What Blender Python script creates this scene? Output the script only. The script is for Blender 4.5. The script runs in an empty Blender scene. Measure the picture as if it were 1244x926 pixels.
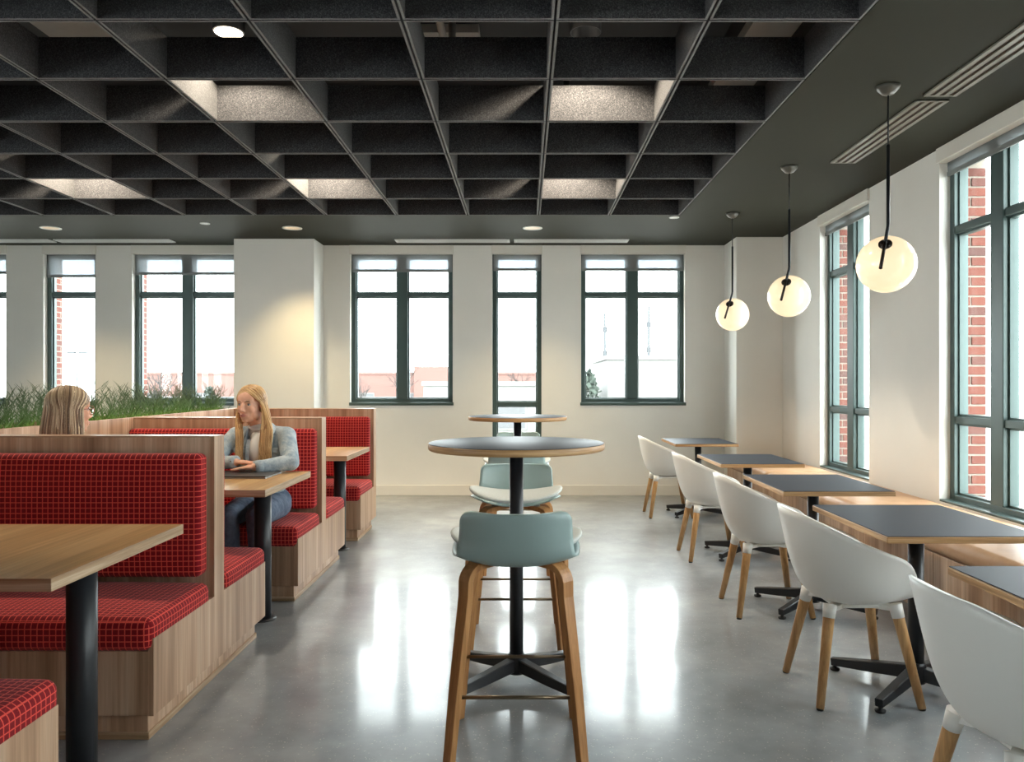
import bpy, bmesh, math, random
from mathutils import Vector, Matrix, Euler
from mathutils.bvhtree import BVHTree
random.seed(7)
sc = bpy.context.scene
COL = sc.collection
PI = math.pi
R = math.radians

# ------------------------------------------------------------------ camera
cam_d = bpy.data.cameras.new('camera')
cam = bpy.data.objects.new('camera', cam_d)
COL.objects.link(cam)
cam.location = (0, 0, 1.36)
cam.rotation_euler = (PI / 2, 0, 0)
cam_d.sensor_width = 36
cam_d.lens = 950 / 1244 * 36
cam_d.shift_x = -15 / 1244
cam_d.shift_y = 2 / 1244
cam_d.clip_end = 600
sc.camera = cam

# ------------------------------------------------------------------ world, exposure
SKY = 7.0
w = bpy.data.worlds.new('overcast sky')
sc.world = w
w.use_nodes = True
bg = w.node_tree.nodes['Background']
bg.inputs[0].default_value = (0.93, 0.97, 1.0, 1)
bg.inputs[1].default_value = SKY
sc.view_settings.view_transform = 'Standard'
sc.view_settings.look = 'None'
sc.view_settings.gamma = 1
sc.view_settings.use_curve_mapping = False
sc.view_settings.exposure = 1.16
sc.cycles.max_bounces = 10
sc.cycles.diffuse_bounces = 6
sc.cycles.transparent_max_bounces = 12

# dims of the room
YB, XR, XL, YF, ZC = 9.43, 2.94, -9.0, -5.0, 3.017
YJ = 9.60         # outer face of inner wall leaf
XJ = 3.10
SILL_LOW, SILL_HI, HEAD = 0.52, 1.11, 2.93


# ------------------------------------------------------------------ materials
def lin(c):
    c /= 255
    return c / 12.92 if c <= 0.04045 else ((c + 0.055) / 1.055) ** 2.4


def rgb(r, g, b):
    return (lin(r), lin(g), lin(b), 1)


class NT:
    def __init__(s, name):
        s.m = bpy.data.materials.new(name)
        s.m.use_nodes = True
        s.t = s.m.node_tree
        s.p = s.t.nodes['Principled BSDF']
        s.out = s.t.nodes['Material Output']

    def n(s, typ, **kw):
        nd = s.t.nodes.new(typ)
        for k, v in kw.items():
            if k.startswith('i_'):
                nd.inputs[k[2:].replace('_', ' ')].default_value = v
            else:
                setattr(nd, k, v)
        return nd

    def l(s, a, b):
        s.t.links.new(a, b)

    def coords(s, scale=(1, 1, 1), kind='Object'):
        tc = s.n('ShaderNodeTexCoord')
        mp = s.n('ShaderNodeMapping')
        mp.inputs['Scale'].default_value = scale
        s.l(tc.outputs[kind], mp.inputs['Vector'])
        return mp.outputs[0]

    def noise(s, vec, scale, detail=3, rough=0.55):
        nd = s.n('ShaderNodeTexNoise')
        nd.inputs['Scale'].default_value = scale
        nd.inputs['Detail'].default_value = detail
        nd.inputs['Roughness'].default_value = rough
        s.l(vec, nd.inputs['Vector'])
        return nd.outputs[0]

    def ramp(s, fac, stops):
        nd = s.n('ShaderNodeValToRGB')
        e = nd.color_ramp.elements
        while len(e) < len(stops):
            e.new(0.5)
        for el, (p, c) in zip(e, stops):
            el.position = p
            el.color = c
        s.l(fac, nd.inputs[0])
        return nd.outputs[0]

    def mix(s, fac, a, b, mode='MIX'):
        nd = s.n('ShaderNodeMix', data_type='RGBA', blend_type=mode)
        for v, idx in ((fac, 0), (a, 6), (b, 7)):
            if hasattr(v, 'is_linked'):
                s.l(v, nd.inputs[idx])
            else:
                nd.inputs[idx].default_value = v
        return nd.outputs[2]

    def math(s, op, a, b=None):
        nd = s.n('ShaderNodeMath', operation=op)
        for v, idx in ((a, 0), (b, 1)):
            if v is None:
                continue
            if hasattr(v, 'is_linked'):
                s.l(v, nd.inputs[idx])
            else:
                nd.inputs[idx].default_value = v
        return nd.outputs[0]

    def bump(s, h, strength=0.2, dist=0.002):
        nd = s.n('ShaderNodeBump')
        nd.inputs['Strength'].default_value = strength
        nd.inputs['Distance'].default_value = dist
        s.l(h, nd.inputs['Height'])
        s.l(nd.outputs[0], s.p.inputs['Normal'])

    def base(s, v):
        if hasattr(v, 'is_linked'):
            s.l(v, s.p.inputs['Base Color'])
        else:
            s.p.inputs['Base Color'].default_value = v


def plain(name, c, rough=0.5, metal=0.0, spec=0.5, var=0.0, vscale=8, bump=0.0, bscale=200, coat=0.0):
    t = NT(name)
    if var or bump:
        v = t.coords()
    if var:
        f = t.noise(v, vscale)
        lo = tuple(x * (1 - var) for x in c[:3]) + (1,)
        hi = tuple(min(1, x * (1 + var)) for x in c[:3]) + (1,)
        t.base(t.ramp(f, [(0.3, lo), (0.7, hi)]))
    else:
        t.base(c)
    if bump:
        t.bump(t.noise(v, bscale, 2), bump, 0.001)
    t.p.inputs['Roughness'].default_value = rough
    t.p.inputs['Metallic'].default_value = metal
    t.p.inputs['Specular IOR Level'].default_value = spec
    t.p.inputs['Coat Weight'].default_value = coat
    return t.m


def wood(name, c1, c2, c3, axis='z', rough=0.4, fine=60, band=9, spec=0.4):
    """streaky grain running along one axis"""
    t = NT(name)
    sc_ = {'xy': (0.03, 0.03, 1), 'x': (0.03, 1, 1), 'y': (1, 0.03, 1), 'z': (1, 1, 0.03)}[axis]
    v = t.coords(sc_)
    oi = t.n('ShaderNodeObjectInfo')
    add = t.n('ShaderNodeVectorMath', operation='ADD')
    t.l(v, add.inputs[0])
    sc2 = t.n('ShaderNodeVectorMath', operation='SCALE')
    sc2.inputs[0].default_value = (13, 7, 3)
    t.l(oi.outputs['Random'], sc2.inputs['Scale'])
    t.l(sc2.outputs[0], add.inputs[1])
    v = add.outputs[0]
    b = t.noise(v, band, 4, 0.65)
    f = t.noise(v, fine, 3, 0.7)
    col = t.ramp(b, [(0.32, c1), (0.5, c2), (0.68, c3)])
    fr = t.ramp(f, [(0.35, (0.72, 0.68, 0.64, 1)), (0.62, (1, 1, 1, 1))])
    t.base(t.mix(0.75, col, fr, 'MULTIPLY'))
    t.bump(f, 0.08, 0.0006)
    t.p.inputs['Roughness'].default_value = rough
    t.p.inputs['Specular IOR Level'].default_value = spec
    return t.m


M = {}
M['wall'] = plain('painted plaster', rgb(231, 229, 223), 0.75, spec=0.25, var=0.015, vscale=3, bump=0.04, bscale=260)
M['wall_trim'] = plain('painted trim', rgb(224, 220, 211), 0.45, var=0.01)
M['soffit'] = plain('dark olive paint', rgb(50, 51, 42), 0.7, spec=0.15, var=0.03, vscale=2)
M['plenum'] = plain('plenum charcoal', rgb(38, 38, 40), 0.8, var=0.1, vscale=2)
M['plenum_white'] = plain('plenum pale board', rgb(150, 147, 142), 0.8, var=0.05)
M['duct'] = plain('dark duct', rgb(52, 52, 55), 0.5)
M['frame'] = plain('green grey window metal', rgb(70, 88, 86), 0.4, metal=0.15, spec=0.5, var=0.03)
M['hem'] = plain('shade hem bar', rgb(128, 132, 132), 0.45, metal=0.2)
M['black_metal'] = plain('black powder coat', rgb(34, 36, 40), 0.38, spec=0.5, var=0.05, vscale=30)
M['brass'] = plain('bronze rod', rgb(128, 112, 92), 0.3, metal=0.9)
M['dark_bronze'] = plain('dark bronze', rgb(52, 46, 42), 0.35, metal=0.6)
M['canopy'] = plain('canopy paint', rgb(84, 83, 76), 0.3, spec=0.6)
M['white_shell'] = plain('white plastic shell', rgb(242, 240, 235), 0.38, spec=0.5)
M['teal_shell'] = plain('pale teal shell', rgb(158, 178, 176), 0.3, spec=0.45, var=0.02)
M['pad'] = plain('pale wool pad', rgb(208, 212, 208), 0.9, var=0.06, vscale=120, bump=0.25, bscale=500)
M['pad_edge'] = plain('pad dark edge', rgb(70, 84, 86), 0.7)
M['laminate'] = plain('blue black laminate', rgb(34, 42, 55), 0.48, spec=0.28, var=0.04, vscale=25)
M['alu'] = plain('pale vent metal', rgb(128, 125, 115), 0.4, metal=0.2)
M['slot'] = plain('dark vent slot', rgb(76, 62, 53), 0.7)
M['diffuser'] = plain('linear diffuser metal', rgb(205, 207, 203), 0.4)
M['rubber'] = plain('black rubber', rgb(24, 24, 25), 0.6)
M['laptop'] = plain('dark grey cover', rgb(64, 62, 62), 0.35, var=0.06, vscale=60)
M['laptop_edge'] = plain('silver edge', rgb(170, 174, 178), 0.3, metal=0.7)

BOOTH = (rgb(152, 116, 88), rgb(193, 157, 127), rgb(217, 189, 163))
M['booth_z'] = wood('walnut laminate upright', *BOOTH, axis='z', band=8, fine=70)
M['booth_x'] = wood('walnut laminate across', *BOOTH, axis='x', band=8, fine=70)
TABW = (rgb(178, 134, 84), rgb(206, 164, 110), rgb(222, 186, 134))
M['table_wood'] = wood('table laminate', *TABW, axis='y', band=7, fine=60, rough=0.34)
M['table_edge'] = wood('table edge band', rgb(150, 116, 84), rgb(176, 146, 114), rgb(206, 182, 154), axis='xy', band=40, fine=120)
M['ply'] = wood('plywood edge', rgb(158, 116, 74), rgb(188, 146, 100), rgb(206, 170, 126), axis='xy', band=40, fine=160)
M['bent_wood'] = wood('bent walnut ply', rgb(158, 106, 60), rgb(186, 132, 80), rgb(204, 152, 98), axis='z', band=14, fine=80)
M['oak'] = wood('oak leg', rgb(180, 134, 84), rgb(206, 160, 108), rgb(220, 180, 130), axis='z', band=20, fine=90)


def felt():
    t = NT('charcoal felt')
    v = t.coords()
    a = t.noise(v, 110, 4, 0.75)
    b = t.noise(v, 260, 2, 0.8)
    m = t.mix(0.5, a, b)
    t.base(t.ramp(m, [(0.36, rgb(34, 34, 36)), (0.50, rgb(57, 57, 59)), (0.64, rgb(96, 95, 97))]))
    t.bump(b, 0.3, 0.002)
    t.p.inputs['Roughness'].default_value = 0.95
    t.p.inputs['Specular IOR Level'].default_value = 0.1
    t.p.inputs['Sheen Weight'].default_value = 0.15
    return t.m


M['felt'] = felt()


def plaid():
    t = NT('red window pane plaid')
    tc = t.n('ShaderNodeTexCoord')
    sp = t.n('ShaderNodeSeparateXYZ')
    t.l(tc.outputs['UV'], sp.inputs[0])
    fs = []
    for i in (0, 1):
        q = t.math('FRACT', t.math('DIVIDE', sp.outputs[i], 0.0235))
        q = t.math('ABSOLUTE', t.math('SUBTRACT', q, 0.5))
        fs.append(t.math('LESS_THAN', q, 0.085))
    ln = t.math('MAXIMUM', fs[0], fs[1])
    nv = t.n('ShaderNodeMapping')
    t.l(tc.outputs['UV'], nv.inputs[0])
    nz = t.noise(nv.outputs[0], 380, 2, 0.8)
    base = t.ramp(nz, [(0.3, rgb(104, 10, 18)), (0.7, rgb(154, 20, 30))])
    line = t.ramp(nz, [(0.3, rgb(216, 62, 54)), (0.7, rgb(244, 98, 82))])
    t.base(t.mix(ln, base, line))
    t.bump(nz, 0.25, 0.001)
    t.p.inputs['Roughness'].default_value = 0.85
    t.p.inputs['Specular IOR Level'].default_value = 0.2
    t.p.inputs['Sheen Weight'].default_value = 0.08
    return t.m


M['plaid'] = plaid()


def concrete():
    t = NT('polished concrete')
    v = t.coords()
    big = t.noise(v, 0.9, 5, 0.6)
    mid = t.noise(v, 6, 4, 0.65)
    vo = t.n('ShaderNodeTexVoronoi')
    vo.inputs['Scale'].default_value = 85
    t.l(v, vo.inputs['Vector'])
    spk = t.math('LESS_THAN', vo.outputs['Distance'], 0.23)
    sel = t.noise(v, 38, 1)
    spk = t.math('MULTIPLY', spk, t.math('GREATER_THAN', sel, 0.56))
    c = t.ramp(big, [(0.34, rgb(106, 110, 114)), (0.52, rgb(136, 141, 145)), (0.68, rgb(164, 168, 171))])
    c = t.mix(0.55, c, t.ramp(mid, [(0.3, (0.62, 0.61, 0.60, 1)), (0.7, (1, 1, 1, 1))]), 'MULTIPLY')
    c = t.mix(t.math('MULTIPLY', spk, 0.5), c, rgb(205, 200, 190))
    t.base(c)
    rr = t.n('ShaderNodeMapRange')
    t.l(mid, rr.inputs[0])
    rr.inputs['To Min'].default_value = 0.07
    rr.inputs['To Max'].default_value = 0.14
    t.l(rr.outputs[0], t.p.inputs['Coat Roughness'])
    t.p.inputs['Coat Weight'].default_value = 0.48
    t.p.inputs['Roughness'].default_value = 0.36
    t.p.inputs['Specular IOR Level'].default_value = 0.45
    t.bump(t.noise(v, 3.0, 2), 0.025, 0.004)
    return t.m


M['floor'] = concrete()


def glass():
    t = NT('window glass')
    tr = t.n('ShaderNodeBsdfTransparent')
    tr.inputs[0].default_value = (0.95, 0.98, 0.97, 1)
    gl = t.n('ShaderNodeBsdfGlossy')
    gl.inputs['Roughness'].default_value = 0.02
    lw = t.n('ShaderNodeLayerWeight')
    lw.inputs[0].default_value = 0.5
    f5 = t.math('POWER', lw.outputs['Facing'], 5.0)
    fres = t.math('ADD', t.math('MULTIPLY', f5, 0.45), 0.02)
    mx = t.n('ShaderNodeMixShader')
    t.l(fres, mx.inputs[0])
    t.l(tr.outputs[0], mx.inputs[1])
    t.l(gl.outputs[0], mx.inputs[2])
    t.l(mx.outputs[0], t.out.inputs[0])
    return t.m


M['glass'] = glass()


def shade_cloth():
    t = NT('translucent roller cloth')
    tr = t.n('ShaderNodeBsdfTransparent')
    tr.inputs[0].default_value = (0.9, 0.95, 1.0, 1)
    tl = t.n('ShaderNodeBsdfTranslucent')
    tl.inputs[0].default_value = (0.30, 0.32, 0.33, 1)
    df = t.n('ShaderNodeBsdfDiffuse')
    df.inputs[0].default_value = (0.42, 0.43, 0.43, 1)
    v = t.coords((1, 1, 1))
    wv = t.noise(v, 45, 2)
    m1 = t.n('ShaderNodeMixShader')
    m1.inputs[0].default_value = 0.5
    t.l(tl.outputs[0], m1.inputs[1])
    t.l(df.outputs[0], m1.inputs[2])
    m2 = t.n('ShaderNodeMixShader')
    f = t.n('ShaderNodeMapRange')
    t.l(wv, f.inputs[0])
    f.inputs['To Min'].default_value = 0.70
    f.inputs['To Max'].default_value = 0.77
    t.l(f.outputs[0], m2.inputs[0])
    t.l(tr.outputs[0], m2.inputs[1])
    t.l(m1.outputs[0], m2.inputs[2])
    t.l(m2.outputs[0], t.out.inputs[0])
    return t.m


M['shade'] = shade_cloth()


def emit(name, c, s):
    t = NT(name)
    t.base((0.8, 0.8, 0.8, 1))
    t.p.inputs['Emission Color'].default_value = c
    t.p.inputs['Emission Strength'].default_value = s
    t.p.inputs['Roughness'].default_value = 0.15
    return t.m


M['globe'] = emit('lit opal glass', (1.0, 0.74, 0.44, 1), 0.42)
M['globe'].node_tree.nodes['Principled BSDF'].inputs['Base Color'].default_value = (0.5, 0.47, 0.42, 1)
M['lamp_on'] = emit('lit lamp lens', rgb(255, 240, 215), 4.0)
M['lamp_warm'] = emit('warm lamp reflector', rgb(240, 190, 110), 0.22)


def leather():
    t = NT('tan leather')
    v = t.coords()
    a = t.noise(v, 7, 3)
    b = t.noise(v, 240, 2)
    t.base(t.ramp(a, [(0.3, rgb(192, 148, 110)), (0.7, rgb(210, 170, 132))]))
    wv = t.coords((1, 9, 1))
    wr = t.noise(wv, 5, 3, 0.6)
    mx = t.mix(0.25, wr, b)
    t.bump(mx, 0.25, 0.006)
    t.p.inputs['Roughness'].default_value = 0.42
    return t.m


M['leather'] = leather()


def brick_tex():
    t = NT('red brick far face')
    v = t.coords()
    # swap so that courses rise with z whatever the facing
    sp = t.n('ShaderNodeSeparateXYZ')
    t.l(v, sp.inputs[0])
    cb = t.n('ShaderNodeCombineXYZ')
    t.l(t.math('ADD', sp.outputs[0], sp.outputs[1]), cb.inputs[0])
    t.l(sp.outputs[2], cb.inputs[1])
    br = t.n('ShaderNodeTexBrick')
    br.inputs['Color1'].default_value = rgb(112, 62, 50)
    br.inputs['Color2'].default_value = rgb(94, 60, 54)
    br.inputs['Mortar'].default_value = rgb(140, 132, 122)
    br.inputs['Scale'].default_value = 1
    br.inputs['Brick Width'].default_value = 0.2
    br.inputs['Row Height'].default_value = 0.07
    br.inputs['Mortar Size'].default_value = 0.006
    t.l(cb.outputs[0], br.inputs['Vector'])
    t.base(br.outputs[0])
    t.p.inputs['Roughness'].default_value = 0.9
    return t.m


M['brick_tex'] = brick_tex()
M['mortar'] = plain('mortar', rgb(140, 132, 122), 0.95, var=0.06, vscale=40)


def brick():
    t = NT('red brick')
    v = t.coords()
    oi = t.n('ShaderNodeObjectInfo')
    c = t.ramp(oi.outputs['Random'], [(0.0, rgb(84, 60, 56)), (0.25, rgb(104, 56, 46)), (0.7, rgb(112, 62, 50)), (1.0, rgb(96, 62, 56))])
    n = t.noise(v, 60, 4, 0.7)
    t.base(t.mix(0.4, c, t.ramp(n, [(0.3, (0.6, 0.58, 0.56, 1)), (0.7, (1, 1, 1, 1))]), 'MULTIPLY'))
    t.bump(n, 0.4, 0.003)
    t.p.inputs['Roughness'].default_value = 0.9
    return t.m


M['brick'] = brick()


# ------------------------------------------------------------------ mesh helpers
class MB:
    def __init__(s):
        s.v, s.f, s.sm, s.uv = [], [], [], []

    def face(s, idx, smooth=False, uv=None):
        s.f.append(tuple(idx))
        s.sm.append(smooth)
        s.uv.append(uv)

    def rbox(s, lo, hi, r=0.003, n=1, m=1, puff=(0, 0, 0, 0, 0, 0), smooth=False):
        """box with rounded edges; n rounding steps, m spans in the middle, puff = crown of -x,+x,-y,+y,-z,+z faces"""
        c = [(lo[i] + hi[i]) / 2 for i in range(3)]
        h = [abs(hi[i] - lo[i]) / 2 for i in range(3)]
        r = min(r, min(h) * 0.98)
        pos = []
        for i in range(3):
            a = h[i] - r
            if r > 0:
                q = [a + r * math.tan(k / n * PI / 4) for k in range(n + 1)]
                l = [-x for x in reversed(q)]
                l += [-a + 2 * a * k / m for k in range(1, m)]
                l += q
            else:
                l = [-h[i] + 2 * h[i] * k / m for k in range(m + 1)]
            pos.append(l)
        idx = {}

        def vert(p):
            key = tuple(round(x, 7) for x in p)
            if key in idx:
                return idx[key]
            q = [max(-(h[i] - r), min(h[i] - r, p[i])) for i in range(3)]
            d = [p[i] - q[i] for i in range(3)]
            L = math.sqrt(sum(x * x for x in d))
            o = [q[i] + d[i] / L * r for i in range(3)] if L > 1e-9 else list(p)
            for ax in range(3):
                for sg, pf in ((-1, puff[ax * 2]), (1, puff[ax * 2 + 1])):
                    if pf and o[ax] * sg > 0:
                        b, d2 = [k for k in range(3) if k != ax]
                        wgt = (1 - (o[b] / h[b]) ** 4) * (1 - (o[d2] / h[d2]) ** 4)
                        o[ax] += sg * pf * max(0, wgt) * (abs(o[ax]) / h[ax])
            s.v.append([o[i] + c[i] for i in range(3)])
            idx[key] = len(s.v) - 1
            return idx[key]

        for ax in range(3):
            b, d2 = [(1, 2), (2, 0), (0, 1)][ax]
            for sg in (-1, 1):
                for i in range(len(pos[b]) - 1):
                    for j in range(len(pos[d2]) - 1):
                        ring = []
                        for (bi, dj) in ((i, j), (i + 1, j), (i + 1, j + 1), (i, j + 1)):
                            p = [0, 0, 0]
                            p[ax] = sg * h[ax]
                            p[b] = pos[b][bi]
                            p[d2] = pos[d2][dj]
                            ring.append(vert(p))
                        if sg < 0:
                            ring.reverse()
                        uvs = []
                        for k in ring:
                            q = s.v[k]
                            uvs.append({0: (q[1], q[2]), 1: (q[0], q[2]), 2: (q[0], q[1])}[ax])
                        s.face(ring, smooth, uvs)
        return s

    def box(s, lo, hi):
        lo, hi = [min(a, b) for a, b in zip(lo, hi)], [max(a, b) for a, b in zip(lo, hi)]
        return s.rbox(lo, hi, 0, 1, 1)

    def tube(s, path, rad, n=10, caps=True, smooth=True):
        P = [Vector(p) for p in path]
        if not isinstance(rad, (list, tuple)):
            rad = [rad] * len(P)
        t0 = (P[1] - P[0]).normalized()
        up = Vector((0, 0, 1)) if abs(t0.z) < 0.9 else Vector((1, 0, 0))
        nrm = (up - t0 * up.dot(t0)).normalized()
        rings = []
        for i, p in enumerate(P):
            t = (P[min(i + 1, len(P) - 1)] - P[max(i - 1, 0)])
            if t.length < 1e-9:
                t = t0
            t.normalize()
            nrm = (nrm - t * nrm.dot(t)).normalized()
            b = t.cross(nrm)
            base = len(s.v)
            for k in range(n):
                a = 2 * PI * k / n
                s.v.append(list(p + (nrm * math.cos(a) + b * math.sin(a)) * rad[i]))
            rings.append(base)
        for i in range(len(P) - 1):
            for k in range(n):
                k2 = (k + 1) % n
                s.face((rings[i] + k, rings[i] + k2, rings[i + 1] + k2, rings[i + 1] + k), smooth)
        if caps:
            s.face([rings[0] + k for k in reversed(range(n))])
            s.face([rings[-1] + k for k in range(n)])
        return s

    def strip(s, path, wdir, wid, thk, smooth=True, chamfer=0.14):
        """flat bar swept along a path: wdir = direction of its width, chamfered section"""
        P = [Vector(p) for p in path]
        W = Vector(wdir).normalized()
        if not isinstance(wid, (list, tuple)):
            wid = [wid] * len(P)
        if not isinstance(thk, (list, tuple)):
            thk = [thk] * len(P)
        rings = []
        for i, p in enumerate(P):
            t = (P[min(i + 1, len(P) - 1)] - P[max(i - 1, 0)]).normalized()
            nn = t.cross(W).normalized()
            a, b = wid[i] / 2, thk[i] / 2
            c = b * chamfer
            base = len(s.v)
            for (u, q) in ((-a + c, -b), (a - c, -b), (a, -b + c), (a, b - c), (a - c, b), (-a + c, b), (-a, b - c), (-a, -b + c)):
                s.v.append(list(p + W * u + nn * q))
            rings.append(base)
        for i in range(len(P) - 1):
            for k in range(8):
                k2 = (k + 1) % 8
                s.face((rings[i] + k, rings[i + 1] + k, rings[i + 1] + k2, rings[i] + k2), False)
        s.face([rings[0] + k for k in range(8)])
        s.face([rings[-1] + k for k in reversed(range(8))])
        return s

    def lathe(s, prof, c=(0, 0, 0), n=32, smooth=True, axis='z'):
        rings = []
        for (r, z) in prof:
            base = len(s.v)
            for k in range(n):
                a = 2 * PI * k / n
                s.v.append([c[0] + r * math.cos(a), c[1] + r * math.sin(a), c[2] + z])
            rings.append(base)
        for i in range(len(prof) - 1):
            for k in range(n):
                k2 = (k + 1) % n
                s.face((rings[i] + k, rings[i] + k2, rings[i + 1] + k2, rings[i + 1] + k), smooth)
        if prof[0][0] > 1e-6:
            s.face([rings[0] + k for k in reversed(range(n))])
        if prof[-1][0] > 1e-6:
            s.face([rings[-1] + k for k in range(n)])
        return s

    def ell(s, c, r, rot=None, nu=16, nv=10):
        c = Vector(c)
        if not isinstance(r, (list, tuple)):
            r = (r, r, r)
        rings = []
        for j in range(nv + 1):
            th = PI * j / nv
            base = len(s.v)
            rings.append(base)
            for k in range(nu):
                a = 2 * PI * k / nu
                p = Vector((r[0] * math.sin(th) * math.cos(a), r[1] * math.sin(th) * math.sin(a), -r[2] * math.cos(th)))
                if rot is not None:
                    p = rot @ p
                s.v.append(list(p + c))
        for j in range(nv):
            for k in range(nu):
                k2 = (k + 1) % nu
                s.face((rings[j] + k, rings[j] + k2, rings[j + 1] + k2, rings[j + 1] + k), True)
        return s

    def cap(s, p0, p1, r0, r1, n=12, hn=4):
        """tapered capsule"""
        p0, p1 = Vector(p0), Vector(p1)
        d = (p1 - p0).normalized()
        path, rad = [], []
        for k in range(hn + 1):
            a = PI / 2 * (1 - k / hn)
            path.append(p0 - d * r0 * math.sin(a))
            rad.append(max(r0 * math.cos(a), 1e-4))
        for k in range(hn + 1):
            a = PI / 2 * k / hn
            path.append(p1 + d * r1 * math.sin(a))
            rad.append(max(r1 * math.cos(a), 1e-4))
        return s.tube(path, rad, n)

    def prism(s, poly, lo, hi, axis=0):
        """polygon in the other two axes pushed from lo to hi along axis (poly counter-clockwise seen from +axis)"""
        n = len(poly)
        base = len(s.v)
        for e in (lo, hi):
            for (a, b) in poly:
                p = {0: [e, a, b], 1: [b, e, a], 2: [a, b, e]}[axis]
                s.v.append(p)
        s.face([base + k for k in reversed(range(n))])
        s.face([base + n + k for k in range(n)])
        for k in range(n):
            k2 = (k + 1) % n
            s.face((base + k, base + k2, base + n + k2, base + n + k))
        return s

    def mesh(s, name, mat):
        me = bpy.data.meshes.new(name)
        me.from_pydata(s.v, [], s.f)
        if any(s.sm):
            me.polygons.foreach_set('use_smooth', s.sm)
        if any(u is not None for u in s.uv):
            ul = me.uv_layers.new(name='UVMap')
            k = 0
            for f, u in zip(s.f, s.uv):
                for i in range(len(f)):
                    if u is not None:
                        ul.data[k].uv = u[i]
                    k += 1
        me.materials.append(mat)
        me.update()
        return me


def obj(name, mb, mat, parent=None, loc=None):
    me = mb.mesh(name, mat) if isinstance(mb, MB) else mb
    o = bpy.data.objects.new(name, me)
    COL.objects.link(o)
    if parent is not None:
        o.parent = parent
    if loc is not None:
        o.location = loc
    return o


def tag(o, label=None, cat=None, group=None, kind=None):
    if label:
        o['label'] = label
    if cat:
        o['category'] = cat
    if group:
        o['group'] = group
    if kind:
        o['kind'] = kind
    return o


def thing(name, loc, label, cat, group=None, rz=0):
    o = bpy.data.objects.new(name, None)
    COL.objects.link(o)
    o.location = loc
    o.rotation_euler = (0, 0, rz)
    o.empty_display_size = 0.1
    return tag(o, label, cat, group)


def struct(name, mb, mat, parent=None):
    o = obj(name, mb, mat, parent)
    if parent is None:
        o['kind'] = 'structure'
    return o


def struct_root(name, loc=(0, 0, 0)):
    o = bpy.data.objects.new(name, None)
    COL.objects.link(o)
    o.location = loc
    o['kind'] = 'structure'
    return o


def dup(root, loc, rz=None, label=None):
    r = root.copy()
    COL.objects.link(r)
    r.location = loc
    if rz is not None:
        r.rotation_euler = (0, 0, rz)
    if label:
        r['label'] = label
    for ch in list(root.children):
        c = ch.copy()
        COL.objects.link(c)
        c.parent = r
        for g in list(ch.children):
            d = g.copy()
            COL.objects.link(d)
            d.parent = c
    return r


def spot(parent, loc, power, color, angle, blend=0.5, size=0.05, rot=(0, 0, 0)):
    l = bpy.data.lights.new('lamp', 'SPOT')
    l.energy = power
    l.color = color
    l.spot_size = R(angle)
    l.spot_blend = blend
    l.shadow_soft_size = size
    o = bpy.data.objects.new('lamp', l)
    COL.objects.link(o)
    o.location = loc
    o.rotation_euler = rot
    o.parent = parent
    return o


def point(parent, loc, power, color, size):
    l = bpy.data.lights.new('lamp', 'POINT')
    l.energy = power
    l.color = color
    l.shadow_soft_size = size
    o = bpy.data.objects.new('lamp', l)
    COL.objects.link(o)
    o.location = loc
    o.parent = parent
    return o


WARM = (1.0, 0.86, 0.66)
ORD = ['first', 'second', 'third', 'fourth', 'fifth', 'sixth', 'seventh', 'eighth', 'ninth', 'tenth', 'eleventh', 'twelfth']

# ------------------------------------------------------------------ shell
struct('floor', MB().box((XL - 0.3, YF - 0.3, -0.2), (XJ, YJ, 0)), M['floor'])

# back wall openings: (u0, u1, z0)
BW = [(-8.95, -7.62, SILL_LOW, 1), (-7.50, -6.25, SILL_HI, 2), (-5.80, -5.17, SILL_LOW, 1), (-4.73, -3.455, SILL_HI, 2),
      (-2.10, -0.864, SILL_HI, 2), (-0.387, 0.208, SILL_LOW, 1), (0.685, 1.936, SILL_HI, 2)]
BW[0] = (-8.65, -8.05, SILL_LOW, 1)
RW = [(6.67, 7.78, SILL_LOW, 2), (4.43, 5.54, SILL_LOW, 2), (2.19, 3.30, SILL_LOW, 2), (-0.05, 1.06, SILL_LOW, 2)]  # last two are out of view, added for the daylight they let in
LW_FILL = [(-4.6, -2.7, SILL_LOW, 2), (-2.2, -0.3, SILL_LOW, 2), (0.3, 2.2, SILL_LOW, 2)]  # unseen windows, added to bring daylight onto chairs and stools from the left


def wall_with_openings(lo_u, hi_u, d0, d1, opens, place, zlo=0.0, zhi=ZC, head=HEAD):
    mb = MB()
    u = lo_u
    for (a, b, z0, k) in sorted(opens):
        mb.box(*place(u, a, d0, d1, zlo, zhi))
        mb.box(*place(a, b, d0, d1, zlo, z0))
        mb.box(*place(a, b, d0, d1, head, zhi))
        u = b
    mb.box(*place(u, hi_u, d0, d1, zlo, zhi))
    return mb


def pl_back(a, b, d0, d1, z0, z1):
    return (a, YB + d0, z0), (b, YB + d1, z1)


def pl_right(a, b, d0, d1, z0, z1):
    return (XR + d0, a, z0), (XR + d1, b, z1)


def pl_left(a, b, d0, d1, z0, z1):
    return (XL - d1, a, z0), (XL - d0, b, z1)


TH = 0.16
wb = struct('wall_back', wall_with_openings(XL, XR + TH, 0, TH, BW, pl_back), M['wall'])
wr = struct('wall_right', wall_with_openings(YF, YB, 0, TH, RW, pl_right), M['wall'])
wl = struct('wall_left', wall_with_openings(YF, YB + TH, 0, TH, LW_FILL, pl_left), M['wall'])
wf = struct('wall_front', MB().box((XL - TH, YF - TH, 0), (XR + TH, YF, ZC)), M['wall'])
# columns standing against the walls
struct('wall_column_left', MB().rbox((-3.345, 9.0, 0), (-2.42, YB, ZC), 0.004), M['wall'])
struct('wall_column_right', MB().rbox((2.41, 8.89, 0), (XR, YB, ZC), 0.004), M['wall'])

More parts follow.
